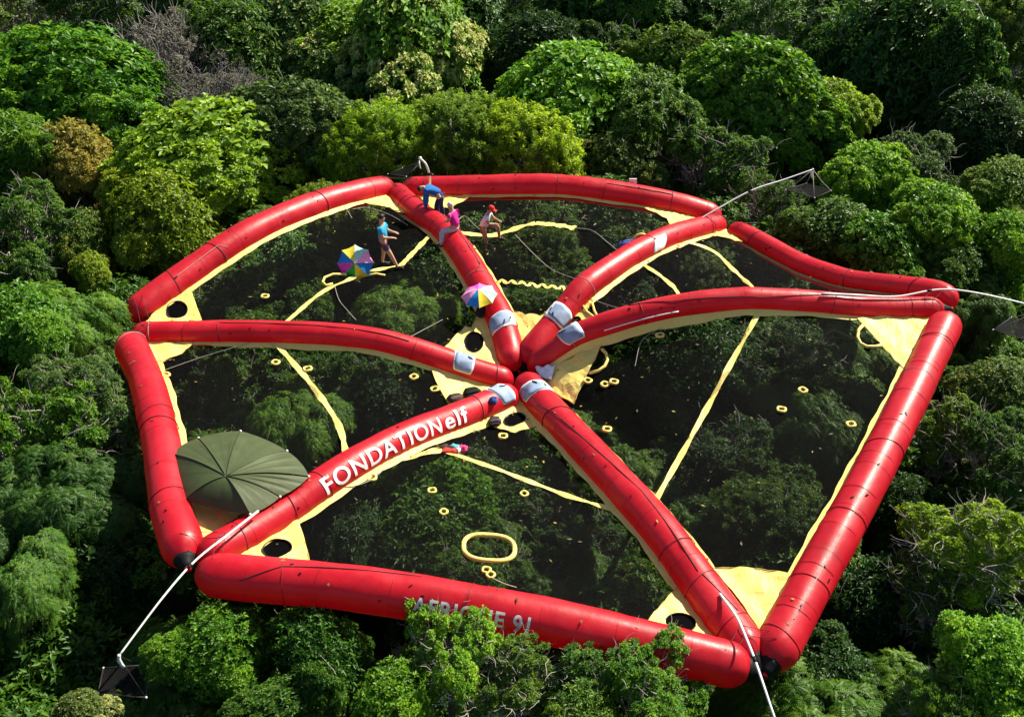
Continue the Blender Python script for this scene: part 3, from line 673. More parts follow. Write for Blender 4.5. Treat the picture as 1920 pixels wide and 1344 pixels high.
# standing, striding to the right on the net
pA = on_net('ul', 722, 500, .03)
person(pA, R_(-8), joints(-.05, hip=(0, 0, .86), shl=(.0, .18, 1.30), elr=(.06, -.24, 1.05), wrr=(.28, -.16, 1.02), ell=(.08, .24, 1.06), wll=(0, 0, 0), wrl=(.30, .14, 1.06),
       knl=(-.04, .10, .44), anl=(-.10, .10, .07), tol=(.06, .10, .03), knr=(.22, -.10, .45), anr=(.40, -.10, .06), tor=(.56, -.10, .02), look=(1, .1, -.1)),
       cloth('turquoise_shirt', (.03, .30, .50)), cloth('plum_shorts', (.10, .06, .09)), 'person in a turquoise shirt and shorts standing on the net near the lying umbrella', skin='skin', scale=1.04)
# bending over the tube
pB = on_net('back', 822, 410, .0)
person(pB, R_(172), joints(1.15, hip=(-.10, 0, .88), neck=(.42, 0, 1.10), head=(.53, 0, 1.03), ell=(.38, .20, .66), wrl=(.34, .18, .42), elr=(.40, -.20, .66), wrr=(.38, -.16, .42), knl=(.02, .12, .47), anl=(-.03, .13, .07), tol=(.13, .13, .03),
       knr=(-.06, -.12, .46), anr=(-.16, -.12, .07), tor=(.0, -.12, .03), look=(.2, 0, -1)),
       cloth('blue_sweater', (.015, .12, .36)), cloth('navy_trousers', (.015, .025, .09)), 'person in blue bending over the raft tube with hands down on it', sleeves=2, legs='long', scale=1.02)
# sitting astride the tube
T = TB['A1']; s_ = s_at(T, 853, 456); q, t_, n_, b_ = T.frame(s_)
pC = q+n_*(T.r+.02)+Vector((.05, .05, 0))
person(pC, R_(150), joints(.22, hip=(0, 0, .14), ell=(.10, .27, .42), wrl=(.30, .14, .30), elr=(.12, -.27, .42), wrr=(.30, -.10, .30), knl=(.30, .36, .06), anl=(.22, .52, -.34), tol=(.36, .54, -.38),
       knr=(.30, -.34, .06), anr=(.22, -.48, -.34), tor=(.36, -.50, -.38), look=(1, 0, -.2)), cloth('magenta_shirt', (.55, .02, .26)), cloth('pale_trousers', (.40, .45, .52)),
       'person in a magenta shirt sitting astride the red tube', hair='hairw', legs='long', scale=1.0)
# sitting on the yellow webbing
pD = on_net('back', 908, 452, .0)
person(pD, R_(-15), joints(.30, hip=(-.02, 0, .48), elr=(.22, -.26, .74), wrr=(.42, -.12, .70), ell=(.24, .24, .72), wrl=(.44, .08, .74), knl=(.42, .14, .54), anl=(.46, .14, .10), tol=(.62, .14, .07),
       knr=(.10, -.14, .16), anr=(.06, -.14, -.26), tor=(.2, -.14, -.30), look=(1, 0, -.45)), cloth('white_shirt', (.64, .63, .66)), cloth('khaki_shorts', (.17, .10, .06)),
       'person in a red cap and pale shirt sitting on the yellow webbing', cap=cloth('red_cap', (.55, .03, .03)), skin='skin2', scale=1.02)

# ------------------------------------------------------------------ gear
def bag(loc, sz, col, label, cat='bag', seed=0, rz=0):
    r = random.Random(seed); root = thing('gear_bag', loc, label, cat); root.rotation_euler = (0, 0, rz)
    mb = MB(); vs_, fs_ = [], []; n, m = 12, 8
    for i in range(m+1):
        th = math.pi*i/m
        for k in range(n):
            a = 2*math.pi*k/n; f = 1+.12*math.sin(3*a+seed)+.08*math.sin(5*th+2*a); ca, sa = math.cos(a), math.sin(a)
            vs_.append((sz[0]*f*math.copysign(abs(math.sin(th)*ca)**.7, ca), sz[1]*f*math.copysign(abs(math.sin(th)*sa)**.7, sa), sz[2]*(1+math.copysign(abs(math.cos(th))**.7, math.cos(th)))))
    for i in range(m):
        for k in range(n): k2 = (k+1) % n; fs_.append((i*n+k, (i+1)*n+k, (i+1)*n+k2, i*n+k2))
    mb.add(vs_, fs_); q = mb.build('sack', cloth('bag_cloth', col)); q.parent = root
    mb = MB(); mb.sweep([(sz[0]*.7*math.cos(a), 0, sz[2]*1.9+sz[2]*.5*math.sin(a)) for a in [math.pi*k/8 for k in range(9)]], .014, 6); q = mb.build('strap', M['black']); q.parent = root
    mb = MB(); mb.box((0, -sz[1]*.98, sz[2]*.9), sz[0]*1.1, .05, sz[2]*.8); q = mb.build('pocket', M['rope_dark']); q.parent = root
    return root
bag(on_net('left', 853, 753), (.20, .13, .10), (.10, .07, .06), 'brown gear bag on the yellow gusset beside the printed tube', seed=1, rz=.4)
bag(on_net('left', 884, 745), (.24, .14, .13), (.012, .016, .012), 'black gear bag on the yellow gusset next to the brown bag', seed=2, rz=.3)
bag(on_net('front', 927, 797), (.17, .13, .11), (.09, .07, .08), 'greyish gear bag beside the hatch hole below the hub', seed=3, rz=.2)
bag(on_net('ul', 905, 593, .03), (.24, .16, .16), (.016, .018, .024), 'dark gear bag tucked under the upright umbrella', seed=4, rz=.8)
bag(on_net('back', 1178, 466, .03), (.34, .13, .13), (.05, .09, .32), 'blue gear bag behind the back arm tube', seed=5, rz=.35)
T = TB['A5']; bag(T.surf(s_at(T, 902, 762), .95, 0), (.11, .09, .09), (.03, .10, .40), 'small blue cloth pouch hanging on the printed tube near its hub end', 'pouch', 6)
def cloth_heap(name, parts, label):
    c = Vector(); root = None
    for i, (u, v, dz, sz, col) in enumerate(parts):
        p = on_net('front', u, v, dz)
        if root is None: root = thing(name, p, label, 'clothes')
        vs_, fs_ = [], []; n, m = 14, 8; r = random.Random(i); ph = r.random()*6
        for a_ in range(m+1):
            th = math.pi*a_/m
            for k in range(n):
                a = 2*math.pi*k/n; f = 1+.2*math.sin(4*a+ph)*math.sin(th)+.1*math.sin(7*a+3*th); vs_.append(p+Vector((sz[0]*f*math.sin(th)*math.cos(a), sz[1]*f*math.sin(th)*math.sin(a), sz[2]*(1+math.cos(th))*f)))
        for a_ in range(m):
            for k in range(n): k2 = (k+1) % n; fs_.append((a_*n+k, (a_+1)*n+k, (a_+1)*n+k2, a_*n+k2))
        mb = MB(); mb.add(vs_, fs_); under(mb.build('garment', cloth('garment', col)), root)
cloth_heap('clothes_heap', [(845, 848, 0, (.24, .10, .05), (.55, .05, .04)), (852, 842, .02, (.13, .07, .06), (.10, .45, .50)), (868, 848, 0, (.11, .10, .10), (.75, .06, .20)), (835, 841, 0, (.16, .1, .05), (.05, .03, .03)), (860, 849, .03, (.06, .10, .06), (.7, .66, .7))],
           'small heap of red, pink and turquoise clothes on the webbing in the front panel')
# white cloth sheet crumpled beside the hub
vs_, fs_ = [], []; n = 10; A_, B_, C_, D_ = (on_net('right', 1003, 702, .25), on_net('right', 1042, 690, .12), on_net('right', 1034, 716, .08), on_net('right', 1012, 718, .20))
for i in range(n+1):
    for j in range(n+1):
        p = (A_.lerp(B_, i/n)).lerp(D_.lerp(C_, i/n), j/n); p = p+Vector((0, 0, .04*math.sin(i*1.3)*math.cos(j*1.1))); vs_.append(p)
for i in range(n):
    for j in range(n): c = i*(n+1)+j; fs_.append((c, c+1, c+n+2, c+n+1))
mb = MB(); mb.add(vs_, fs_); o = mb.build('cloth_sheet', M['pad_white']); md = o.modifiers.new('t', 'SOLIDIFY'); md.thickness = .01
tag(o, 'crumpled white cloth lying between two arms at the hub', 'cloth')
# small white board propped behind the back tube
pb = at(1187, 345, .55); root = thing('marker_board', pb, 'small white board standing behind the back tube', 'board')
mb = MB(); mb.box(pb+Vector((0, .1, .05)), .26, .03, .20); under(mb.build('panel', M['white']), root); mb = MB(); mb.sweep([pb+Vector((0, .12, .0)), pb+Vector((0, .14, -.9))], .02, 6); under(mb.build('stake', M['bark']), root)

# ------------------------------------------------------------------ booms and hanging trays
def boom(pts, r, label, strap_at=()):
    P = [at(u, v, z) for u, v, z in pts]; C = catmull(P, 40); root = thing('outrigger_boom', P[0], label, 'boom', 'pale booms reaching out from the raft corners')
    mb = MB(); mb.sweep(C, [r*(1.1-.35*i/39) for i in range(40)], 10); under(mb.build('pole', M['pole']), root)
    mb = MB(); mb.ball(C[-1], r*1.5); under(mb.build('tip_pulley', M['white']), root)
    for f in (.5,): c = C[int(39*f)]; t = (C[int(39*f)+1]-c).normalized(); mb = MB(); mb.sweep([c-t*.06, c+t*.06], r*1.35, 10); under(mb.build('clamp', M['black']), root)
    return C
def tray(tip, corners, label, cord='rope_dark', cr=.004):
    c = sum(corners, Vector())/4; root = thing('hanging_tray', c, label, 'tray', 'square black net trays hung from the booms')
    mb = MB(); n = 8; vs_, fs_ = [], []
    for i in range(n+1):
        for j in range(n+1):
            p = corners[0].lerp(corners[1], i/n).lerp(corners[3].lerp(corners[2], i/n), j/n); p.z -= .05*(1-(2*i/n-1)**2)*(1-(2*j/n-1)**2); vs_.append(p)
    for i in range(n):
        for j in range(n): k = i*(n+1)+j; fs_.append((k, k+1, k+n+2, k+n+1))
    mb.add(vs_, fs_); under(mb.build('net_sheet', M['tray']), root)
    for k in range(4):
        mb = MB(); mb.sweep([corners[k], corners[(k+1) % 4]], .014, 6); under(mb.build('frame_rod', M['rope_dark']), root)
        mb = MB(); mb.sweep([tip, corners[k].lerp(tip, .5)-Vector((0, 0, .05)), corners[k]], cr, 5); under(mb.build('stay_cord', M[cord]), root)
        mb = MB(); mb.ball(corners[k], .024, 8, 6); under(mb.build('corner_cap', M['white']), root)
    mb = MB(); mb.sweep([tip, tip-Vector((.02, 0, .12)), tip-Vector((0, 0, .22)), tip-Vector((-.03, 0, .30))], [.02, .045, .03, .035], 8); under(mb.build('cloth_tie', M['pad_white']), root)
    return root
c5 = boom([(484, 958, .72), (430, 1000, .80), (365, 1052, .78), (305, 1120, .62), (223, 1229, .20)], .024, 'pale boom over the front-left corner reaching down towards the dark tray')
zt = -.45; tray(c5[-1], [at(194, 1252, zt), at(275, 1246, zt), at(274, 1307, zt), at(183, 1301, zt)], 'square black net tray hanging at the bottom-left below the front-left boom')
c2 = boom([(1296, 421, .05), (1345, 392, .45), (1410, 357, .9), (1470, 337, 1.1), (1524, 318, 1.3)], .026, 'pale boom rising from the back-right corner over the trees')
tp = c2[-1]; zt = tp.z-.75; cc = Vector((tp.x, tp.y, zt)); dx = .62
tray(tp, [cc+Vector((-.80, .02, 0)), cc+Vector((.02, .55, 0)), cc+Vector((.72, -.05, 0)), cc+Vector((.03, -.62, 0))], 'square black net tray hanging from the back-right boom', 'rope_pale', .012)
c3 = boom([(1540, 550, 1.48), (1602, 553, 1.38), (1680, 556, 1.30), (1759, 543, 1.42), (1824, 548, 1.4), (1920, 569, 1.2), (1962, 582, 1.05)], .026, 'pale boom along the right arm reaching past the right corner')
tp = c3[-1]; tp = at(1916, 592, .75); zt = tp.z-.42; cc = Vector((tp.x+.05, tp.y, zt))
tray(c3[-2], [cc+Vector((-.75, -.05, 0)), cc+Vector((.0, .6, 0)), cc+Vector((.75, .05, 0)), cc+Vector((0, -.6, 0))], 'square black net tray at the right edge under the right boom', 'rope_pale', .008)
boom([(1350, 1113, .0), (1381, 1156, .15), (1400, 1198, .25), (1418, 1244, .25), (1452, 1344, .0), (1490, 1450, -.4)], .026, 'pale boom over the front-right corner running out at the bottom')
c1 = boom([(806, 349, .45), (805.5, 330, .95), (799, 309, 1.4), (788, 297, 1.55)], .04, 'short curved pale boom standing up behind the back-left corner')
cc = at(756, 338, -.2); tray(cc+Vector((.55, .75, .42)), [cc+Vector((-.6, .5, .02)), cc+Vector((-.1, .9, .08)), cc+Vector((.55, .75, .32)), cc+Vector((.1, .2, .05))], 'square black net tray resting behind the back-left corner')
bpy.context.view_layer.update()

# ------------------------------------------------------------------ trees
def np_mesh(name, verts, tris, tint=None, quads=None):
    me = bpy.data.meshes.new(name); nv, nf = len(verts), len(tris)
    me.vertices.add(nv); me.vertices.foreach_set('co', np.ascontiguousarray(verts, dtype=np.float32).ravel())
    me.loops.add(nf*3); me.loops.foreach_set('vertex_index', np.ascontiguousarray(tris, dtype=np.int32).ravel())
    me.polygons.add(nf); me.polygons.foreach_set('loop_start', np.arange(0, nf*3, 3, dtype=np.int32))
    me.update(calc_edges=True)
    if tint is not None:
        a = me.attributes.new('tint', 'FLOAT', 'POINT'); a.data.foreach_set('value', np.ascontiguousarray(tint, dtype=np.float32))
    return me
def norm(a): return a/np.maximum(np.linalg.norm(a, axis=-1, keepdims=True), 1e-9)
def leaf_geo(c, d, n, L, W, tint, fold=.22, droop=.12):
    """diamond leaves folded along the midrib: base, right, tip, left"""
    d = norm(d); side = norm(np.cross(d, n)); nn = np.cross(side, d); L = L[:, None]; W = W[:, None]
    tip = c+d*L-nn*L*droop; mid = c+d*L*.45
    v = np.stack([c, mid+side*W*.5+nn*W*fold, tip, mid-side*W*.5+nn*W*fold], 1).reshape(-1, 3)
    k = np.arange(len(c))[:, None]*4; f = np.concatenate([k+[[0, 1, 2]], k+[[0, 2, 3]]], 1).reshape(-1, 3)
    return v, f, np.repeat(tint, 4)
def fib_dirs(rg, n, zmin):
    i = np.arange(n)+.5; z = 1-(1-zmin)*i/n; a = i*2.39996+rg.random()*6; r = np.sqrt(np.maximum(0, 1-z*z))
    return norm(np.stack([r*np.cos(a), r*np.sin(a), z], 1)+rg.normal(0, .10, (n, 3)))
def rosettes(rg, pos, nrm, n, L, W, tint, tilt=(.1, .9), fold=.22, droop=.15):
    m = len(pos); up = np.array([[0, 0, 1.]]); ref = np.where(np.abs(nrm[:, 2:3]) > .9, [[1., 0, 0]], up); t1 = norm(np.cross(nrm, ref)); t2 = np.cross(nrm, t1)
    a = (np.arange(n)[None, :]*2.39996+rg.random((m, 1))*6.28+rg.normal(0, .25, (m, n)))[..., None]; el = (tilt[0]+(tilt[1]-tilt[0])*rg.random((m, n)))[..., None]
    d = (t1[:, None]*np.cos(a)+t2[:, None]*np.sin(a))*np.cos(el)+nrm[:, None]*np.sin(el)
    c = pos[:, None]+d*L*.12+rg.normal(0, L*.10, (m, n, 3)); nn = norm(nrm[:, None]*1.0-d*.4+rg.normal(0, .25, (m, n, 3)))
    LL = L*(.65+.6*rg.random((m, n))); tt = np.clip(tint[:, None]+rg.normal(0, .17, (m, n)), 0, 1)
    return leaf_geo(c.reshape(-1, 3), d.reshape(-1, 3), nn.reshape(-1, 3), LL.ravel(), (LL*W/L).ravel(), tt.ravel(), fold, droop)
def join_geo(parts):
    V, F, T_, b = [], [], [], 0
    for v, f, t in parts: V.append(v); F.append(f+b); T_.append(t); b += len(v)
    return np.concatenate(V), np.concatenate(F), np.concatenate(T_)
def lobe_layout(rg, lobes, lr, R, H, spread, lump, subs):
    """several boughs of different size make one uneven crown; each bough carries leafy lobes, a ragged skirt hangs below"""
    S = [(np.array([.1*R*(rg.random()-.5), .1*R*(rg.random()-.5), .12*R]), .50*R)]
    for k in range(subs):
        a = 6.283*k/subs+rg.normal(0, .3); q = R*(.42+.34*rg.random()); r = R*(.27+.25*rg.random()); S.append((np.array([q*math.cos(a), q*math.sin(a), R*(rg.random()*.6-.42)*(1+.6*lump)]), r))
    tot = sum(r*r for _, r in S); C, D, L = [], [], []
    for i, (c, r) in enumerate(S):
        n = max(5, int(lobes*1.5*r*r/tot))
        for d in fib_dirs(rg, n, -.55):
            q = lr[0]+(lr[1]-lr[0])*rg.random(); q *= R; p = c+d*(r-q*.6)*(1-spread*rg.random())
            if any(j != i and np.linalg.norm(p-cj) < rj*.80 for j, (cj, rj) in enumerate(S)): continue
            C.append(p); D.append(norm(d*.6+norm(p+np.array([0, 0, .5*R]))*.6)); L.append(q)
    for k in range(lobes//5):
        a = rg.random()*6.283; h = -R*(.35+.75*rg.random()); q = R*(.85+.5*h/R*.5)*(.75+.3*rg.random()); p = np.array([q*math.cos(a), q*math.sin(a), h]); C.append(p); D.append(norm(np.array([math.cos(a), math.sin(a), .25]))); L.append(R*(lr[0]+(lr[1]-lr[0])*rg.random())*1.1)
    C = np.array(C); C[:, 2] *= H
    return C, np.array(D), np.array(L)
def crown(seed, H=.85, lobes=60, lr=(.2, .3), clumps=60, ros=8, leaf=(.19, .095), zmin=-.45, spread=.12, tilt=(.1, .9), flower=False, R=3.0, droop=.15, lump=.18, inner=True, subs=6):
    rg = np.random.default_rng(seed); C, D, lob_r = lobe_layout(rg, lobes, lr, R, H, spread, lump, subs); lobes = len(C)
    pos, nr, tn = [], [], []
    for i in range(lobes):
        m = int(clumps*(lob_r[i]/(R*lr[1]))**2*1.2)+6; d = norm(rg.normal(0, 1, (m, 3))+D[i]*1.0+np.array([0, 0, .95])); p = C[i]+d*lob_r[i]*(.62+.48*rg.random((m, 1)))
        pos.append(p); nr.append(norm(d*.75+D[i]*.25+np.array([0, 0, .45])+rg.normal(0, .18, (m, 3))))
        t = .22+.34*rg.random()+.30*(rg.random(m)-.35)
        if flower: t = np.where((d[:, 2] > .25) & (D[i][2] > .05) & (rg.random(m) < .72), .9, t*.75)
        tn.append(t)
    pos, nr, tn = np.concatenate(pos), np.concatenate(nr), np.clip(np.concatenate(tn), 0, 1)
    parts = [rosettes(rg, pos, nr, ros, leaf[0], leaf[1], tn, tilt, droop=droop)]
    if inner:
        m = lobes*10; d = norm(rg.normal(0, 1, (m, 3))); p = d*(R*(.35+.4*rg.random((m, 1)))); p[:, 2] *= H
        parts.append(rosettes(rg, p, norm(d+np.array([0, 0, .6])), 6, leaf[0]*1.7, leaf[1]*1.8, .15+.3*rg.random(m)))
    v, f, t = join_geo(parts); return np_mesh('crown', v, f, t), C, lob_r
def crown_pinnate(seed, R=3.0, H=.8, lobes=70, clumps=14, fronds=5, pairs=8, zmin=-.5, leaf=(.105, .040), flen=.40):
    rg = np.random.default_rng(seed); C, D, lob_r = lobe_layout(rg, lobes, (.12, .2), R, H, .25, .4, 6); lobes = len(C)
    P, Nn, Tn = [], [], []
    for i in range(lobes):
        d = norm(rg.normal(0, 1, (clumps, 3))+D[i]*1.2+np.array([0, 0, .4])); P.append(C[i]+d*lob_r[i]*(.6+.4*rg.random((clumps, 1)))); Nn.append(norm(d+D[i]*.5+np.array([0, 0, .6]))); Tn.append(.2+.35*rg.random()+.25*rg.random(clumps))
    P, Nn, Tn = np.concatenate(P), np.concatenate(Nn), np.concatenate(Tn); m = len(P)
    ref = np.array([[.3, .2, .9]]); t1 = norm(np.cross(Nn, ref)); t2 = np.cross(Nn, t1); out = []
    for k in range(fronds):
        a = (6.28*k/fronds+rg.random(m)*.8)[:, None]; e = (.25+.5*rg.random(m))[:, None]; d0 = norm((t1*np.cos(a)+t2*np.sin(a))*np.cos(e)+Nn*np.sin(e)); ln = (flen*(.7+.5*rg.random(m)))[:, None]
        for q in range(pairs):
            f = (q+1)/pairs; c = P+d0*ln*f-np.array([[0, 0, 1]])*ln*.45*f*f; dd = norm(d0-np.array([[0, 0, .9]])*f); sd = norm(np.cross(dd, Nn)); nn = np.cross(sd, dd)
            for s in (-1, 1):
                L = leaf[0]*(1.05-.35*abs(f-.45))*(.85+.3*rg.random(m)); out.append(leaf_geo(c, norm(sd*s+dd*.45-nn*.15), nn, L, L*leaf[1]/leaf[0], np.clip(Tn+rg.normal(0, .08, m), 0, 1), .12, .2))
    v, f, t = join_geo(out); return np_mesh('crown', v, f, t), C, lob_r
def crown_spiky(seed, R=3.0):
    rg = np.random.default_rng(seed); n = 620; D = fib_dirs(rg, n, -.4); bo = norm(rg.normal(0, 1, (6, 3))); w_ = np.max(np.maximum(0, D @ bo.T)**5, axis=1)
    B = D*(R*(.6+.25*w_+.12*rg.random(n)))[:, None]; B[:, 2] *= .85; out = []
    sh = norm(D*.6+np.array([0, 0, .9])+rg.normal(0, .3, (n, 3))); ln = R*(.11+.13*rg.random(n)); tb = .25+.45*rg.random(n)
    for q in range(9):
        f = q/8; out.append(rosettes(rg, B+sh*(ln*f)[:, None], norm(sh+rg.normal(0, .2, (n, 3))), 7, .21*(1.1-.4*f), .052, np.clip(tb+.15*f, 0, 1), (.0, .9), .15, .35))
    v, f, t = join_geo(out); C = B[::10]; return np_mesh('crown', v, f, t), C, np.full(len(C), .4)
def limb_mesh(seed, C, lob_r, R=3.0, every=1, r0=.17, twigs=0, n=5, reach=.9):
    rg = random.Random(seed); mb = MB(); root = Vector((0, 0, -R*.75))
    for i in range(0, len(C), every):
        e = Vector(C[i])*reach; mid = root.lerp(e, .5)+Vector((rg.gauss(0, .18), rg.gauss(0, .18), -.15*R+rg.gauss(0, .2))); P = catmull([root, mid, e], 9)
        P = [p+Vector((rg.gauss(0, .04), rg.gauss(0, .04), rg.gauss(0, .04)))*k for k, p in enumerate(P)] if twigs else P
        mb.sweep(P, [r0*(1-.82*k/8)*.5 for k in range(9)], n, caps=False)
        for _ in range(twigs):
            b = P[rg.randint(4, 8)]; d = (Vector((rg.gauss(0, 1), rg.gauss(0, 1), rg.gauss(.5, .8))).normalized()+e.normalized()*.9).normalized(); L = R*rg.uniform(.16, .36)
            Q = [b]; dd = d.copy()
            for k in range(5): dd = (dd+Vector((rg.gauss(0, .28), rg.gauss(0, .28), rg.gauss(.05, .2)))).normalized(); Q.append(Q[-1]+dd*L/5)
            mb.sweep(Q, [.020, .018, .015, .012, .009, .005], 4, caps=False)
    return mb.mesh('branches')
def trunk_mesh():
    mb = MB(); P = [(.18*math.sin(k*.9)*(k/10), .14*math.cos(k*1.3)*(k/10), -k/10) for k in range(11)]; mb.sweep(P, [.16+.02*k+(.12 if k == 10 else 0) for k in range(11)], 10); return mb.mesh('trunk')
TRUNK = trunk_mesh(); TRUNK.materials.append(M['bark'])
KIND = {}
def kind(k, cr, leafmat, every=2, r0=.17, twigs=0, bark='bark', n=5, reach=.9):
    me, C, lr_ = cr; me.materials.append(M[leafmat]); br = limb_mesh(len(KIND), C, lr_, every=every, r0=r0, twigs=twigs, n=n, reach=reach); br.materials.append(M[bark]); KIND[k] = (me, br)
kind('cauli', crown(11, H=.9, lobes=190, lr=(.075, .135), clumps=52, ros=8, leaf=(.125, .078), spread=.20, lump=.2), 'leaf')
kind('cauli2', crown(12, H=.85, lobes=170, lr=(.08, .15), clumps=52, ros=8, leaf=(.125, .075), spread=.26, lump=.5, subs=7), 'leaf')
kind('dome', crown(21, H=.9, lobes=150, lr=(.085, .16), clumps=66, ros=8, leaf=(.12, .058), spread=.18, lump=.2), 'leaf')
kind('dome2', crown(22, H=1.0, lobes=125, lr=(.09, .18), clumps=70, ros=8, leaf=(.125, .062), spread=.30, lump=.6, subs=5), 'leaf')
kind('loose', crown(31, H=.85, lobes=105, lr=(.08, .16), clumps=50, ros=7, leaf=(.125, .058), spread=.45, lump=.6, inner=False, tilt=(-.1, .9)), 'leaf', every=1, r0=.07, twigs=5, bark='bark_pale', reach=1.02)
kind('loose2', crown(32, H=.8, lobes=95, lr=(.08, .15), clumps=54, ros=8, leaf=(.12, .062), spread=.5, lump=.7, inner=False, subs=5), 'leaf', every=1, r0=.08, twigs=5, bark='bark_pale', reach=1.03)
kind('limby', crown(33, H=.8, lobes=75, lr=(.07, .14), clumps=56, ros=8, leaf=(.115, .06), spread=.55, lump=.7, inner=False, subs=5), 'leaf', every=1, r0=.13, twigs=7, bark='bark_pale', reach=1.08, n=6)
kind('flower', crown(41, H=1.0, lobes=190, lr=(.07, .12), clumps=50, ros=8, leaf=(.125, .08), spread=.15, flower=True), 'leaf_flower')
kind('amber', crown(51, H=.85, lobes=110, lr=(.09, .16), clumps=52, ros=8, leaf=(.13, .065), spread=.32, lump=.6), 'leaf_orange', twigs=1)
kind('pinnate', crown_pinnate(61), 'leaf', every=1, twigs=1)
kind('spiky', crown_spiky(71), 'leaf', every=1, twigs=2, bark='bark_pale')
kind('droop', crown(81, H=1.05, lobes=120, lr=(.09, .18), clumps=64, ros=7, leaf=(.15, .05), spread=.30, tilt=(-.9, .3), droop=.5, lump=.5), 'leaf', every=2, twigs=2, bark='bark_pale')
kind('bare', crown(91, H=.8, lobes=120, lr=(.08, .15), clumps=30, ros=6, leaf=(.09, .045), spread=.4, lump=.5, inner=False), 'leaf_dull', every=1, r0=.06, twigs=22, bark='twig_grey', reach=1.0, n=4)
FLOOR = -15
GREEN = {'bright': (.125, .26, .010), 'lime': (.19, .29, .012), 'mid': (.06, .14, .012), 'deep': (.042, .105, .012), 'dark': (.026, .07, .010), 'olive': (.10, .185, .014), 'grey': (.075, .14, .026), 'fresh': (.085, .20, .010), 'ash': (.15, .14, .10), 'amber': (.25, .20, .025), 'tan': (.10, .155, .022)}  # deep and dark: darker leaf greens, partly shade between crowns put into the colour
trnd = random.Random(77)
def net_z(p):
    for b in BVH.values():
        h = b.ray_cast(Vector((p.x, p.y, 9)), Vector((0, 0, -1)))[0]
        if h: return h.z
    return 0
def tree(u, v, rpx, z, k, col, label, sx=1, sz=1, rot=None):
    below = ' under the ' in label and ' net' in label
    if below:                       # crowns that press up against the netting: z is the clearance
        rpx *= 1.35; gap = z*.5; z = -1.5
        for _ in range(4): p = at(u, v, z); z = net_z(p)-gap-.80*rpx/ppm(p)
    else: rpx *= 1.38 if v < 560 else 1.28
    p = at(u, v, z); R = rpx/ppm(p); s = R/3.0; root = empty('tree', (p.x, p.y, FLOOR), trnd.random()*6.28 if rot is None else rot); tag(root, label, 'tree', 'forest trees around and under the raft')
    me, br = KIND[k]; h = p.z-FLOOR
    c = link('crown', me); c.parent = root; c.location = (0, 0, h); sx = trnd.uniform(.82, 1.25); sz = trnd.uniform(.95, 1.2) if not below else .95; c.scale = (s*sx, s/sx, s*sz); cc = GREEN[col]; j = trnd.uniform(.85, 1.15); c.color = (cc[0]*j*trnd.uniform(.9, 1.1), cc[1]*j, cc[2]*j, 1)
    b = link('branches', br); b.parent = root; b.location = (0, 0, h); b.scale = c.scale
    t = link('trunk', TRUNK); t.parent = root; t.location = (0, 0, h-2.1*s); t.scale = (s*.9, s*.9, h-2.1*s+.3)
    return root
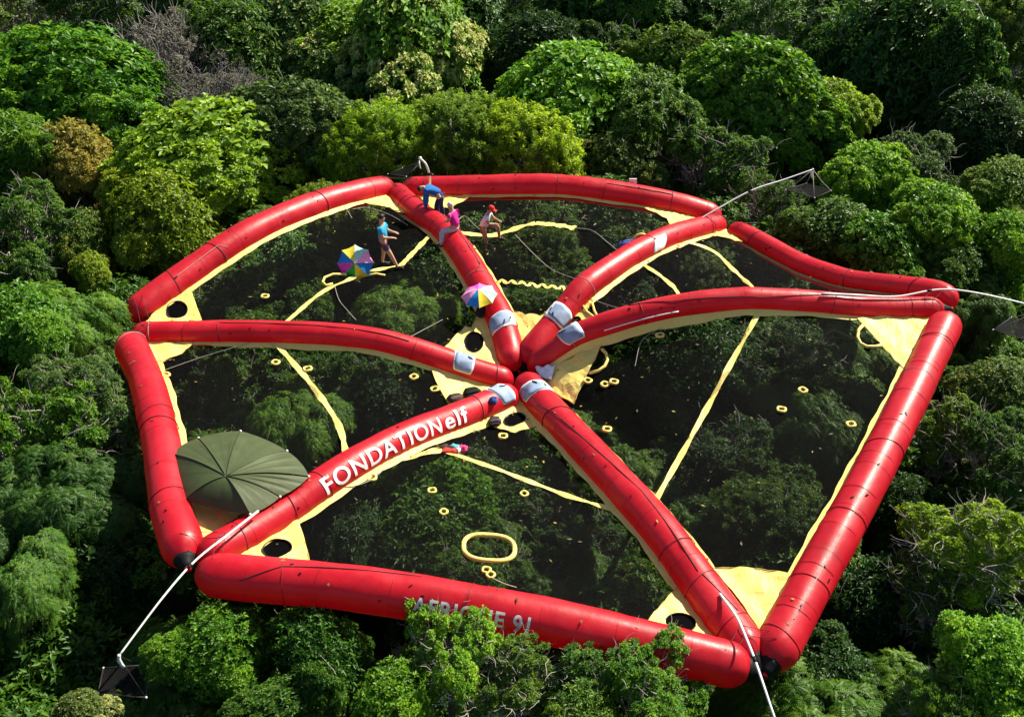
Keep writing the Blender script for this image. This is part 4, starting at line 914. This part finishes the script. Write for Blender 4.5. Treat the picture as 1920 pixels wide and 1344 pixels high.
TREES = [
 # far rows along the top, left to right
 (60, 20, 95, .5, 'loose', 'tan', 'feathery pale green tree in the top left corner'),
 (190, 30, 90, .5, 'loose2', 'mid', 'thin-leaved green tree at the top edge left of the grey bare tree'),
 (128, 172, 140, .6, 'dome', 'fresh', 'big rounded bright green tree at the upper left'),
 (318, 115, 105, .5, 'bare', 'ash', 'tall grey tree with bare twigs at the upper left'),
 (380, 205, 85, -.5, 'bare', 'ash', 'low grey twiggy tree behind the lime green tree'),
 (440, 110, 100, .2, 'droop', 'mid', 'dark green drooping tree right of the grey bare trees'),
 (400, 15, 90, .5, 'cauli2', 'deep', 'dark tree at the top edge above the drooping tree'),
 (555, 70, 85, .6, 'flower', 'mid', 'green tree with pale cream blossom at the top left of centre'),
 (600, 130, 70, -.4, 'amber', 'mid', 'small tree with amber leaf tips below the blossoming trees'),
 (650, 70, 75, .6, 'cauli', 'bright', 'bright green tree squeezed between two blossoming trees'),
 (770, 95, 130, .8, 'flower', 'bright', 'tall rounded tree covered in cream blossom at the top centre left'),
 (720, 200, 105, -1, 'cauli2', 'deep', 'dark green tree below the cream-blossomed tree'),
 (880, 45, 85, .4, 'dome2', 'deep', 'dark tree at the top edge right of the cream-blossomed tree'),
 (975, 20, 85, .4, 'loose', 'deep', 'dark loose tree at the top edge near the centre'),
 (1010, 120, 90, .2, 'droop', 'dark', 'very dark rounded tree behind the cauliflower-like green trees'),
 (1120, 30, 90, .5, 'dome2', 'mid', 'green tree at the top edge with pale branches showing'),
 (1150, 105, 75, .0, 'limby', 'mid', 'open tree with bare pale limbs at the upper centre'),
 (1230, 30, 90, .4, 'cauli2', 'deep', 'deep green tree at the top edge right of centre'),
 (1060, 200, 125, .2, 'cauli', 'bright', 'broad bright green billowing tree behind the back tube'),
 (1265, 125, 75, .5, 'amber', 'olive', 'yellowish tree topping the ridge behind the billowing trees'),
 (1410, 190, 115, .5, 'cauli', 'fresh', 'tall billowing bright green tree right of centre'),
 (1555, 215, 75, .2, 'cauli2', 'lime', 'yellow-green billowing tree beside the tall bright one'),
 (1440, 65, 115, .6, 'loose', 'mid', 'spreading green tree at the top right of centre'),
 (1330, 40, 85, .2, 'droop', 'deep', 'dark drooping tree at the top edge left of the spreading tree'),
 (1590, 25, 85, .3, 'dome2', 'deep', 'dark tree at the top edge above the big draped tree'),
 (1690, 120, 140, .8, 'droop', 'deep', 'big dark tree draped in lianas at the upper right'),
 (1760, 15, 80, .2, 'loose', 'dark', 'dark tree at the top edge near the upper right corner'),
 (1880, 70, 75, 1.2, 'spiky', 'mid', 'slender feathery tree with a pale trunk in the upper right corner'),
 (1220, 235, 105, -.2, 'dome', 'mid', 'fine-leaved mid green tree behind the middle of the back tube'),
 (1340, 295, 80, -.5, 'loose2', 'mid', 'loose green tree behind the right end of the back tube'),
 (1170, 305, 70, -.7, 'amber', 'tan', 'brownish fine-leaved tree just behind the back tube'),
 (985, 290, 85, -.5, 'spiky', 'lime', 'yellow-green tree with upright shoots behind the back tube'),
 (850, 275, 85, -.4, 'spiky', 'olive', 'shaggy yellowish tree behind the left end of the back tube'),
 (690, 290, 80, -.3, 'spiky', 'bright', 'shaggy green tree behind the back-left corner'),
 (555, 265, 110, -.1, 'cauli2', 'grey', 'greyish green tree between the lime tree and the shaggy trees'),
 (375, 310, 135, .1, 'cauli', 'lime', 'large lime green tree outside the back-left tube'),
 (300, 425, 90, -.6, 'dome2', 'lime', 'lower lime green tree against the back-left tube'),
 (135, 300, 72, .2, 'amber', 'amber', 'orange-leaved tree at the left'),
 (160, 440, 48, -.5, 'amber', 'olive', 'small olive tree with amber tips below the orange tree'),
 (170, 505, 34, -.9, 'amber', 'lime', 'smallest yellow-tipped tree in the dark gap at the left'),
 (20, 300, 90, .2, 'droop', 'fresh', 'green drooping tree at the left edge beside the orange tree'),
 (40, 430, 85, -.2, 'loose', 'mid', 'loose green tree at the left edge beside the dark gap'),
 # left of the raft
 (118, 605, 82, .2, 'pinnate', 'fresh', 'feather-leaved tree beside the left corner of the raft'),
 (40, 640, 105, .2, 'dome2', 'fresh', 'bright green tree at the left edge level with the left corner'),
 (178, 738, 92, .2, 'loose', 'grey', 'silvery green tree overhanging the left tube'),
 (50, 800, 110, .0, 'loose2', 'fresh', 'green tree at the left edge level with the green shelter'),
 (150, 930, 115, -.9, 'pinnate', 'deep', 'dark feather-leaved tree below the left tube'),
 (30, 960, 95, -.9, 'pinnate', 'deep', 'dark feather-leaved tree at the left edge below the green shelter'),
 (50, 1095, 75, -.6, 'pinnate', 'mid', 'lighter feather-leaved tree near the bottom left corner'),
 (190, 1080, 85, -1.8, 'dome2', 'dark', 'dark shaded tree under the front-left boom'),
 # along the bottom edge
 (408, 1228, 90, -.6, 'dome2', 'fresh', 'rounded green tree below the front-left corner'),
 (345, 1345, 70, -1.4, 'pinnate', 'deep', 'dark tree at the bottom edge right of the hanging tray'),
 (600, 1240, 105, -.8, 'droop', 'mid', 'leafy green tree below the left half of the front tube'),
 (520, 1340, 80, -.8, 'dome', 'mid', 'green tree at the bottom edge left of centre'),
 (842, 1214, 96, .10, 'loose2', 'bright', 'light green tree with pale twigs growing over the lettering on the front tube'),
 (965, 1246, 90, -.05, 'limby', 'olive', 'open twiggy olive tree at the bottom centre'),
 (740, 1320, 85, -.6, 'dome2', 'bright', 'bright tree at the bottom edge left of the twiggy olive tree'),
 (1090, 1255, 85, -.35, 'loose', 'mid', 'thin twiggy tree below the middle of the front tube'),
 (1225, 1298, 98, -.28, 'loose2', 'fresh', 'green tree pressing against the right part of the front tube'),
 (1100, 1345, 75, -.6, 'droop', 'olive', 'olive tree at the bottom edge right of centre'),
 (150, 1335, 46, .2, 'flower', 'tan', 'small pale-tipped tree at the bottom edge below the hanging tray'),
 # right of the raft
 (1625, 345, 80, -.1, 'cauli2', 'bright', 'bright green tree right of the back-right tray'),
 (1455, 395, 65, -.6, 'loose', 'mid', 'small tree under the back-right boom'),
 (1560, 440, 70, -.6, 'dome2', 'mid', 'green tree outside the back-right tube'),
 (1660, 470, 75, -.3, 'cauli', 'fresh', 'leafy tree outside the right end of the back-right tube'),
 (1750, 430, 85, .1, 'cauli2', 'bright', 'bright billowing tree above the right corner'),
 (1790, 510, 60, -.4, 'dome', 'mid', 'rounded tree just above the right boom'),
 (1720, 320, 75, .0, 'loose2', 'deep', 'dark loose tree behind the bright trees at the right'),
 (1830, 250, 80, -.2, 'droop', 'dark', 'dark tree in the shade below the slender feathery tree'),
 (1890, 355, 70, .3, 'amber', 'olive', 'amber-tipped tree at the right edge'),
 (1880, 470, 65, .0, 'dome2', 'bright', 'green tree at the right edge above the right boom'),
 (1840, 590, 55, -.9, 'pinnate', 'mid', 'small tree just outside the right corner'),
 (1880, 730, 75, -.2, 'amber', 'tan', 'yellow-tipped twiggy tree at the right edge below the right tray'),
 (1790, 790, 80, -.6, 'limby', 'olive', 'sparse tree beside the upper part of the right tube'),
 (1880, 850, 80, -.4, 'loose2', 'mid', 'green tree at the right edge level with the middle of the right tube'),
 (1850, 1010, 120, .1, 'limby', 'lime', 'large light green tree with pale limbs at the lower right'),
 (1750, 1090, 75, -.6, 'limby', 'mid', 'thin tree with bare pale branches left of the large light green tree'),
 (1870, 1260, 100, .0, 'dome2', 'bright', 'bright green tree in the bottom right corner'),
 (1770, 1310, 75, -.5, 'loose2', 'fresh', 'small green tree left of the bottom right corner'),
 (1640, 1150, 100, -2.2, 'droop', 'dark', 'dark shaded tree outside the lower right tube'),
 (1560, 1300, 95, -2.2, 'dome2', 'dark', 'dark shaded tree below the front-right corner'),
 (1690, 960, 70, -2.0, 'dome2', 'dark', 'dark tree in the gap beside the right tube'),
 # under the netting
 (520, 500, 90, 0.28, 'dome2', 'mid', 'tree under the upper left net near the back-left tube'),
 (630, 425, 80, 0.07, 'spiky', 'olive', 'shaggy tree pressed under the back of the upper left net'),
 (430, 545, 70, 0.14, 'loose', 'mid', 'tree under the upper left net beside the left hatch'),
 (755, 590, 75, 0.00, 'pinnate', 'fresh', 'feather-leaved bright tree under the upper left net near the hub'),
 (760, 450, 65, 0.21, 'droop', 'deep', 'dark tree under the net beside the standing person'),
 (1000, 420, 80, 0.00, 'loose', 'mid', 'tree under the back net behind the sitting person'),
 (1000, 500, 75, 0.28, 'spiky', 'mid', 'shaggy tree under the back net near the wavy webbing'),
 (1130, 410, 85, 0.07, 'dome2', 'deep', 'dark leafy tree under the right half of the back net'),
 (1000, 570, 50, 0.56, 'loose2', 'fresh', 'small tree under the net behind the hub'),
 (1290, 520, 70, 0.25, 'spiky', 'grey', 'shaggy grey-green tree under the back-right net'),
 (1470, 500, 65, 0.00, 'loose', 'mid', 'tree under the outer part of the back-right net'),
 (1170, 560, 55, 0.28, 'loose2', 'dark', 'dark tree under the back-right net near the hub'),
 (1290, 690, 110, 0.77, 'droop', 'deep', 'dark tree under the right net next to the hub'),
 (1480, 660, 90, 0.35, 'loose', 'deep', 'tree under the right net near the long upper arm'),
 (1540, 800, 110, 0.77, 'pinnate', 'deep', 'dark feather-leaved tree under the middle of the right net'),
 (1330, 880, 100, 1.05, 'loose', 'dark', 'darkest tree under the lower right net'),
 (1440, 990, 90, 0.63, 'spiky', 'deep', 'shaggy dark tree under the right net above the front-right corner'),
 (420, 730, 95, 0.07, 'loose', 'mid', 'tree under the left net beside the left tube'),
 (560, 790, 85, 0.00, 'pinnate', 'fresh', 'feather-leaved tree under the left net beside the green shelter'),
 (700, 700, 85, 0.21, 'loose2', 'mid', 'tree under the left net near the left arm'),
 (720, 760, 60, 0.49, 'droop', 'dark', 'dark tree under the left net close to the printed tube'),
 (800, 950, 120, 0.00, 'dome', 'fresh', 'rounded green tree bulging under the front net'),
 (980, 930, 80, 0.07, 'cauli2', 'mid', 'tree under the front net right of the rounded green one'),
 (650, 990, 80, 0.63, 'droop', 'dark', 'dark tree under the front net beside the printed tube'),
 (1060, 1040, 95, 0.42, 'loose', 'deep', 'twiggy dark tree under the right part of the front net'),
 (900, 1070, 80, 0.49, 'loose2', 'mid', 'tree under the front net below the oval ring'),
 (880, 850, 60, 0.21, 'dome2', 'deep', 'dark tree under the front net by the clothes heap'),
]
for tr in TREES: tree(*tr)

# ------------------------------------------------------------------ undergrowth and the forest beyond the frame: one mass each
def gn_scatter(name, pts, scales, cols, kinds, kindtag_label):
    groups = {}
    me = bpy.data.meshes.new(name); me.from_pydata([tuple(p) for p in pts], [], []); a = me.attributes.new('sc', 'FLOAT', 'POINT'); a.data.foreach_set('value', np.array(scales, dtype=np.float32))
    b = me.attributes.new('ki', 'INT', 'POINT'); b.data.foreach_set('value', np.array([i % len(kinds) for i in range(len(pts))], dtype=np.int32))
    o = link(name, me); o.color = cols
    ng = bpy.data.node_groups.new(name, 'GeometryNodeTree'); ng.interface.new_socket('Geometry', in_out='INPUT', socket_type='NodeSocketGeometry'); ng.interface.new_socket('Geometry', in_out='OUTPUT', socket_type='NodeSocketGeometry')
    N = ng.nodes; gi = N.new('NodeGroupInput'); go = N.new('NodeGroupOutput'); jn = N.new('GeometryNodeJoinGeometry')
    na = N.new('GeometryNodeInputNamedAttribute'); na.data_type = 'FLOAT'; na.inputs[0].default_value = 'sc'; nk = N.new('GeometryNodeInputNamedAttribute'); nk.data_type = 'INT'; nk.inputs[0].default_value = 'ki'
    rv = N.new('FunctionNodeRandomValue'); rv.data_type = 'FLOAT_VECTOR'; rv.inputs[0].default_value = (-.15, -.15, 0); rv.inputs[1].default_value = (.15, .15, 6.28)
    for i, k in enumerate(kinds):
        oi = N.new('GeometryNodeObjectInfo'); oi.transform_space = 'ORIGINAL'; oi.inputs[0].default_value = k; oi.inputs[1].default_value = True
        eq = N.new('FunctionNodeCompare'); eq.data_type = 'INT'; eq.operation = 'EQUAL'; ng.links.new(nk.outputs[0], eq.inputs[2]); eq.inputs[3].default_value = i
        ip = N.new('GeometryNodeInstanceOnPoints'); ng.links.new(gi.outputs[0], ip.inputs['Points']); ng.links.new(eq.outputs[0], ip.inputs['Selection']); ng.links.new(oi.outputs['Geometry'], ip.inputs['Instance'])
        ng.links.new(rv.outputs[0], ip.inputs['Rotation']); ng.links.new(na.outputs[0], ip.inputs['Scale']); ng.links.new(ip.outputs[0], jn.inputs[0])
    ng.links.new(jn.outputs[0], go.inputs[0]); md = o.modifiers.new('scatter', 'NODES'); md.node_group = ng
    tag(o, kindtag_label, 'forest', kind='stuff'); return o
def first_crown(k):
    for o in bpy.data.objects:
        if o.name.startswith('crown') and o.data == KIND[k][0]: return o
rg = random.Random(9); pts, sc = [], []
y = -24
while y < 62:
    x = -(16+(y+24)*.62)
    while x < 16+(y+24)*.62:
        pts.append((x+rg.uniform(-.9, .9), y+rg.uniform(-.9, .9), -2.7+rg.uniform(-1.0, .7)-(.15 if math.hypot(x, y) < 12.5 else 0)-(.8 if math.hypot(x, y) < 5 else 0))); sc.append(rg.uniform(.62, .85)); x += 3.0
    y += 2.9
gn_scatter('undergrowth', pts, sc, (.06, .14, .010, 1), [first_crown(k) for k in ('dome2', 'droop', 'pinnate', 'loose2')], 'dark leafy undergrowth filling the gaps between the tree crowns')
pts, sc = [], []
def in_frame(p, m=0):
    q = Vector(p)-CAM; dz = q.dot(FWD)
    return dz > 1 and abs(q.dot(RT)/dz*FPX) < 960+m and abs(q.dot(UPV)/dz*FPX) < 672+m
y = -34
while y < 90:
    x = -75
    while x < 75:
        p = (x+rg.uniform(-1.2, 1.2), y+rg.uniform(-1.2, 1.2), -.6+rg.uniform(-1, .8))
        far = depth(Vector(p)); m = 3.2*FPX/max(far, 8)
        if not in_frame(p, m) and math.hypot(p[0]-CAM.x, p[1]-CAM.y) > 5: pts.append(p); sc.append(rg.uniform(.8, 1.2))
        x += 4.6
    y += 4.4
gn_scatter('forest', pts, sc, (.04, .11, .014, 1), [first_crown(k) for k in ('cauli2', 'dome', 'droop', 'dome2')], 'green forest canopy continuing past the edges of the picture')
# ------------------------------------------------------------------ leaves and twigs fallen on the raft
rg = np.random.default_rng(3); cs, nn_ = [], []
for pn, (a, b, pe) in PANEL.items():
    me = NETS[pn].data
    for i in rg.choice(len(me.vertices), 60): p = me.vertices[i].co; cs.append((p.x+rg.normal(0, .1), p.y+rg.normal(0, .1), p.z+.02))
for T in TB.values():
    for _ in range(7):
        q = T.surf(rg.uniform(.5, T.L-.5), rg.uniform(-.6, .7), .012); cs.append(tuple(q))
m = len(cs); a = rg.random(m)*6.28; d = np.stack([np.cos(a), np.sin(a), rg.normal(0, .15, m)], 1)
v, f, t = leaf_geo(np.array(cs), d, np.tile([[0, 0, 1.]], (m, 1)), .07+.08*rg.random(m), .035+.03*rg.random(m), rg.random(m), .1, -.05)
me = np_mesh('fallen_leaves', v, f, t); o = link('fallen_leaves', me, M['leaf_orange']); o.color = (.10, .075, .03, 1); tag(o, 'dry leaves scattered over the netting and tubes', 'leaves', kind='stuff')
# ropes lashing the tube ends together at the corners and round the hub
CORN = [('back', 0, 'bl', -1), ('bl', -1, 'A1', 0), ('back', 0, 'A1', 0), ('back', -1, 'A2', 0), ('br', 0, 'A2', 0), ('br', -1, 'A3', 0), ('right', 0, 'A3', 0), ('right', -1, 'A4', 0), ('front', -1, 'A4', 0), ('front', 0, 'A5', 0), ('left', -1, 'A5', 0), ('left', 0, 'A6', 0), ('bl', 0, 'A6', 0)]
for k, (n1, e1, n2, e2) in enumerate(CORN):
    A, B = TB[n1], TB[n2]; P = []
    for i in range(2):
        sa = .42+.22*i; pa = A.surf(sa if e1 == 0 else A.L-sa, .25*math.sin(i), .01); pb = B.surf(sa if e2 == 0 else B.L-sa, .2*math.cos(i), .01)
        mid = (pa+pb)/2-Vector((0, 0, .05)); P += [pa, mid, pb] if i % 2 == 0 else [pb, mid, pa]
    mb = MB(); mb.sweep(catmull(P, 30), .006, 5); rp(mb.build('lashing_rope', M['rope_dark']))
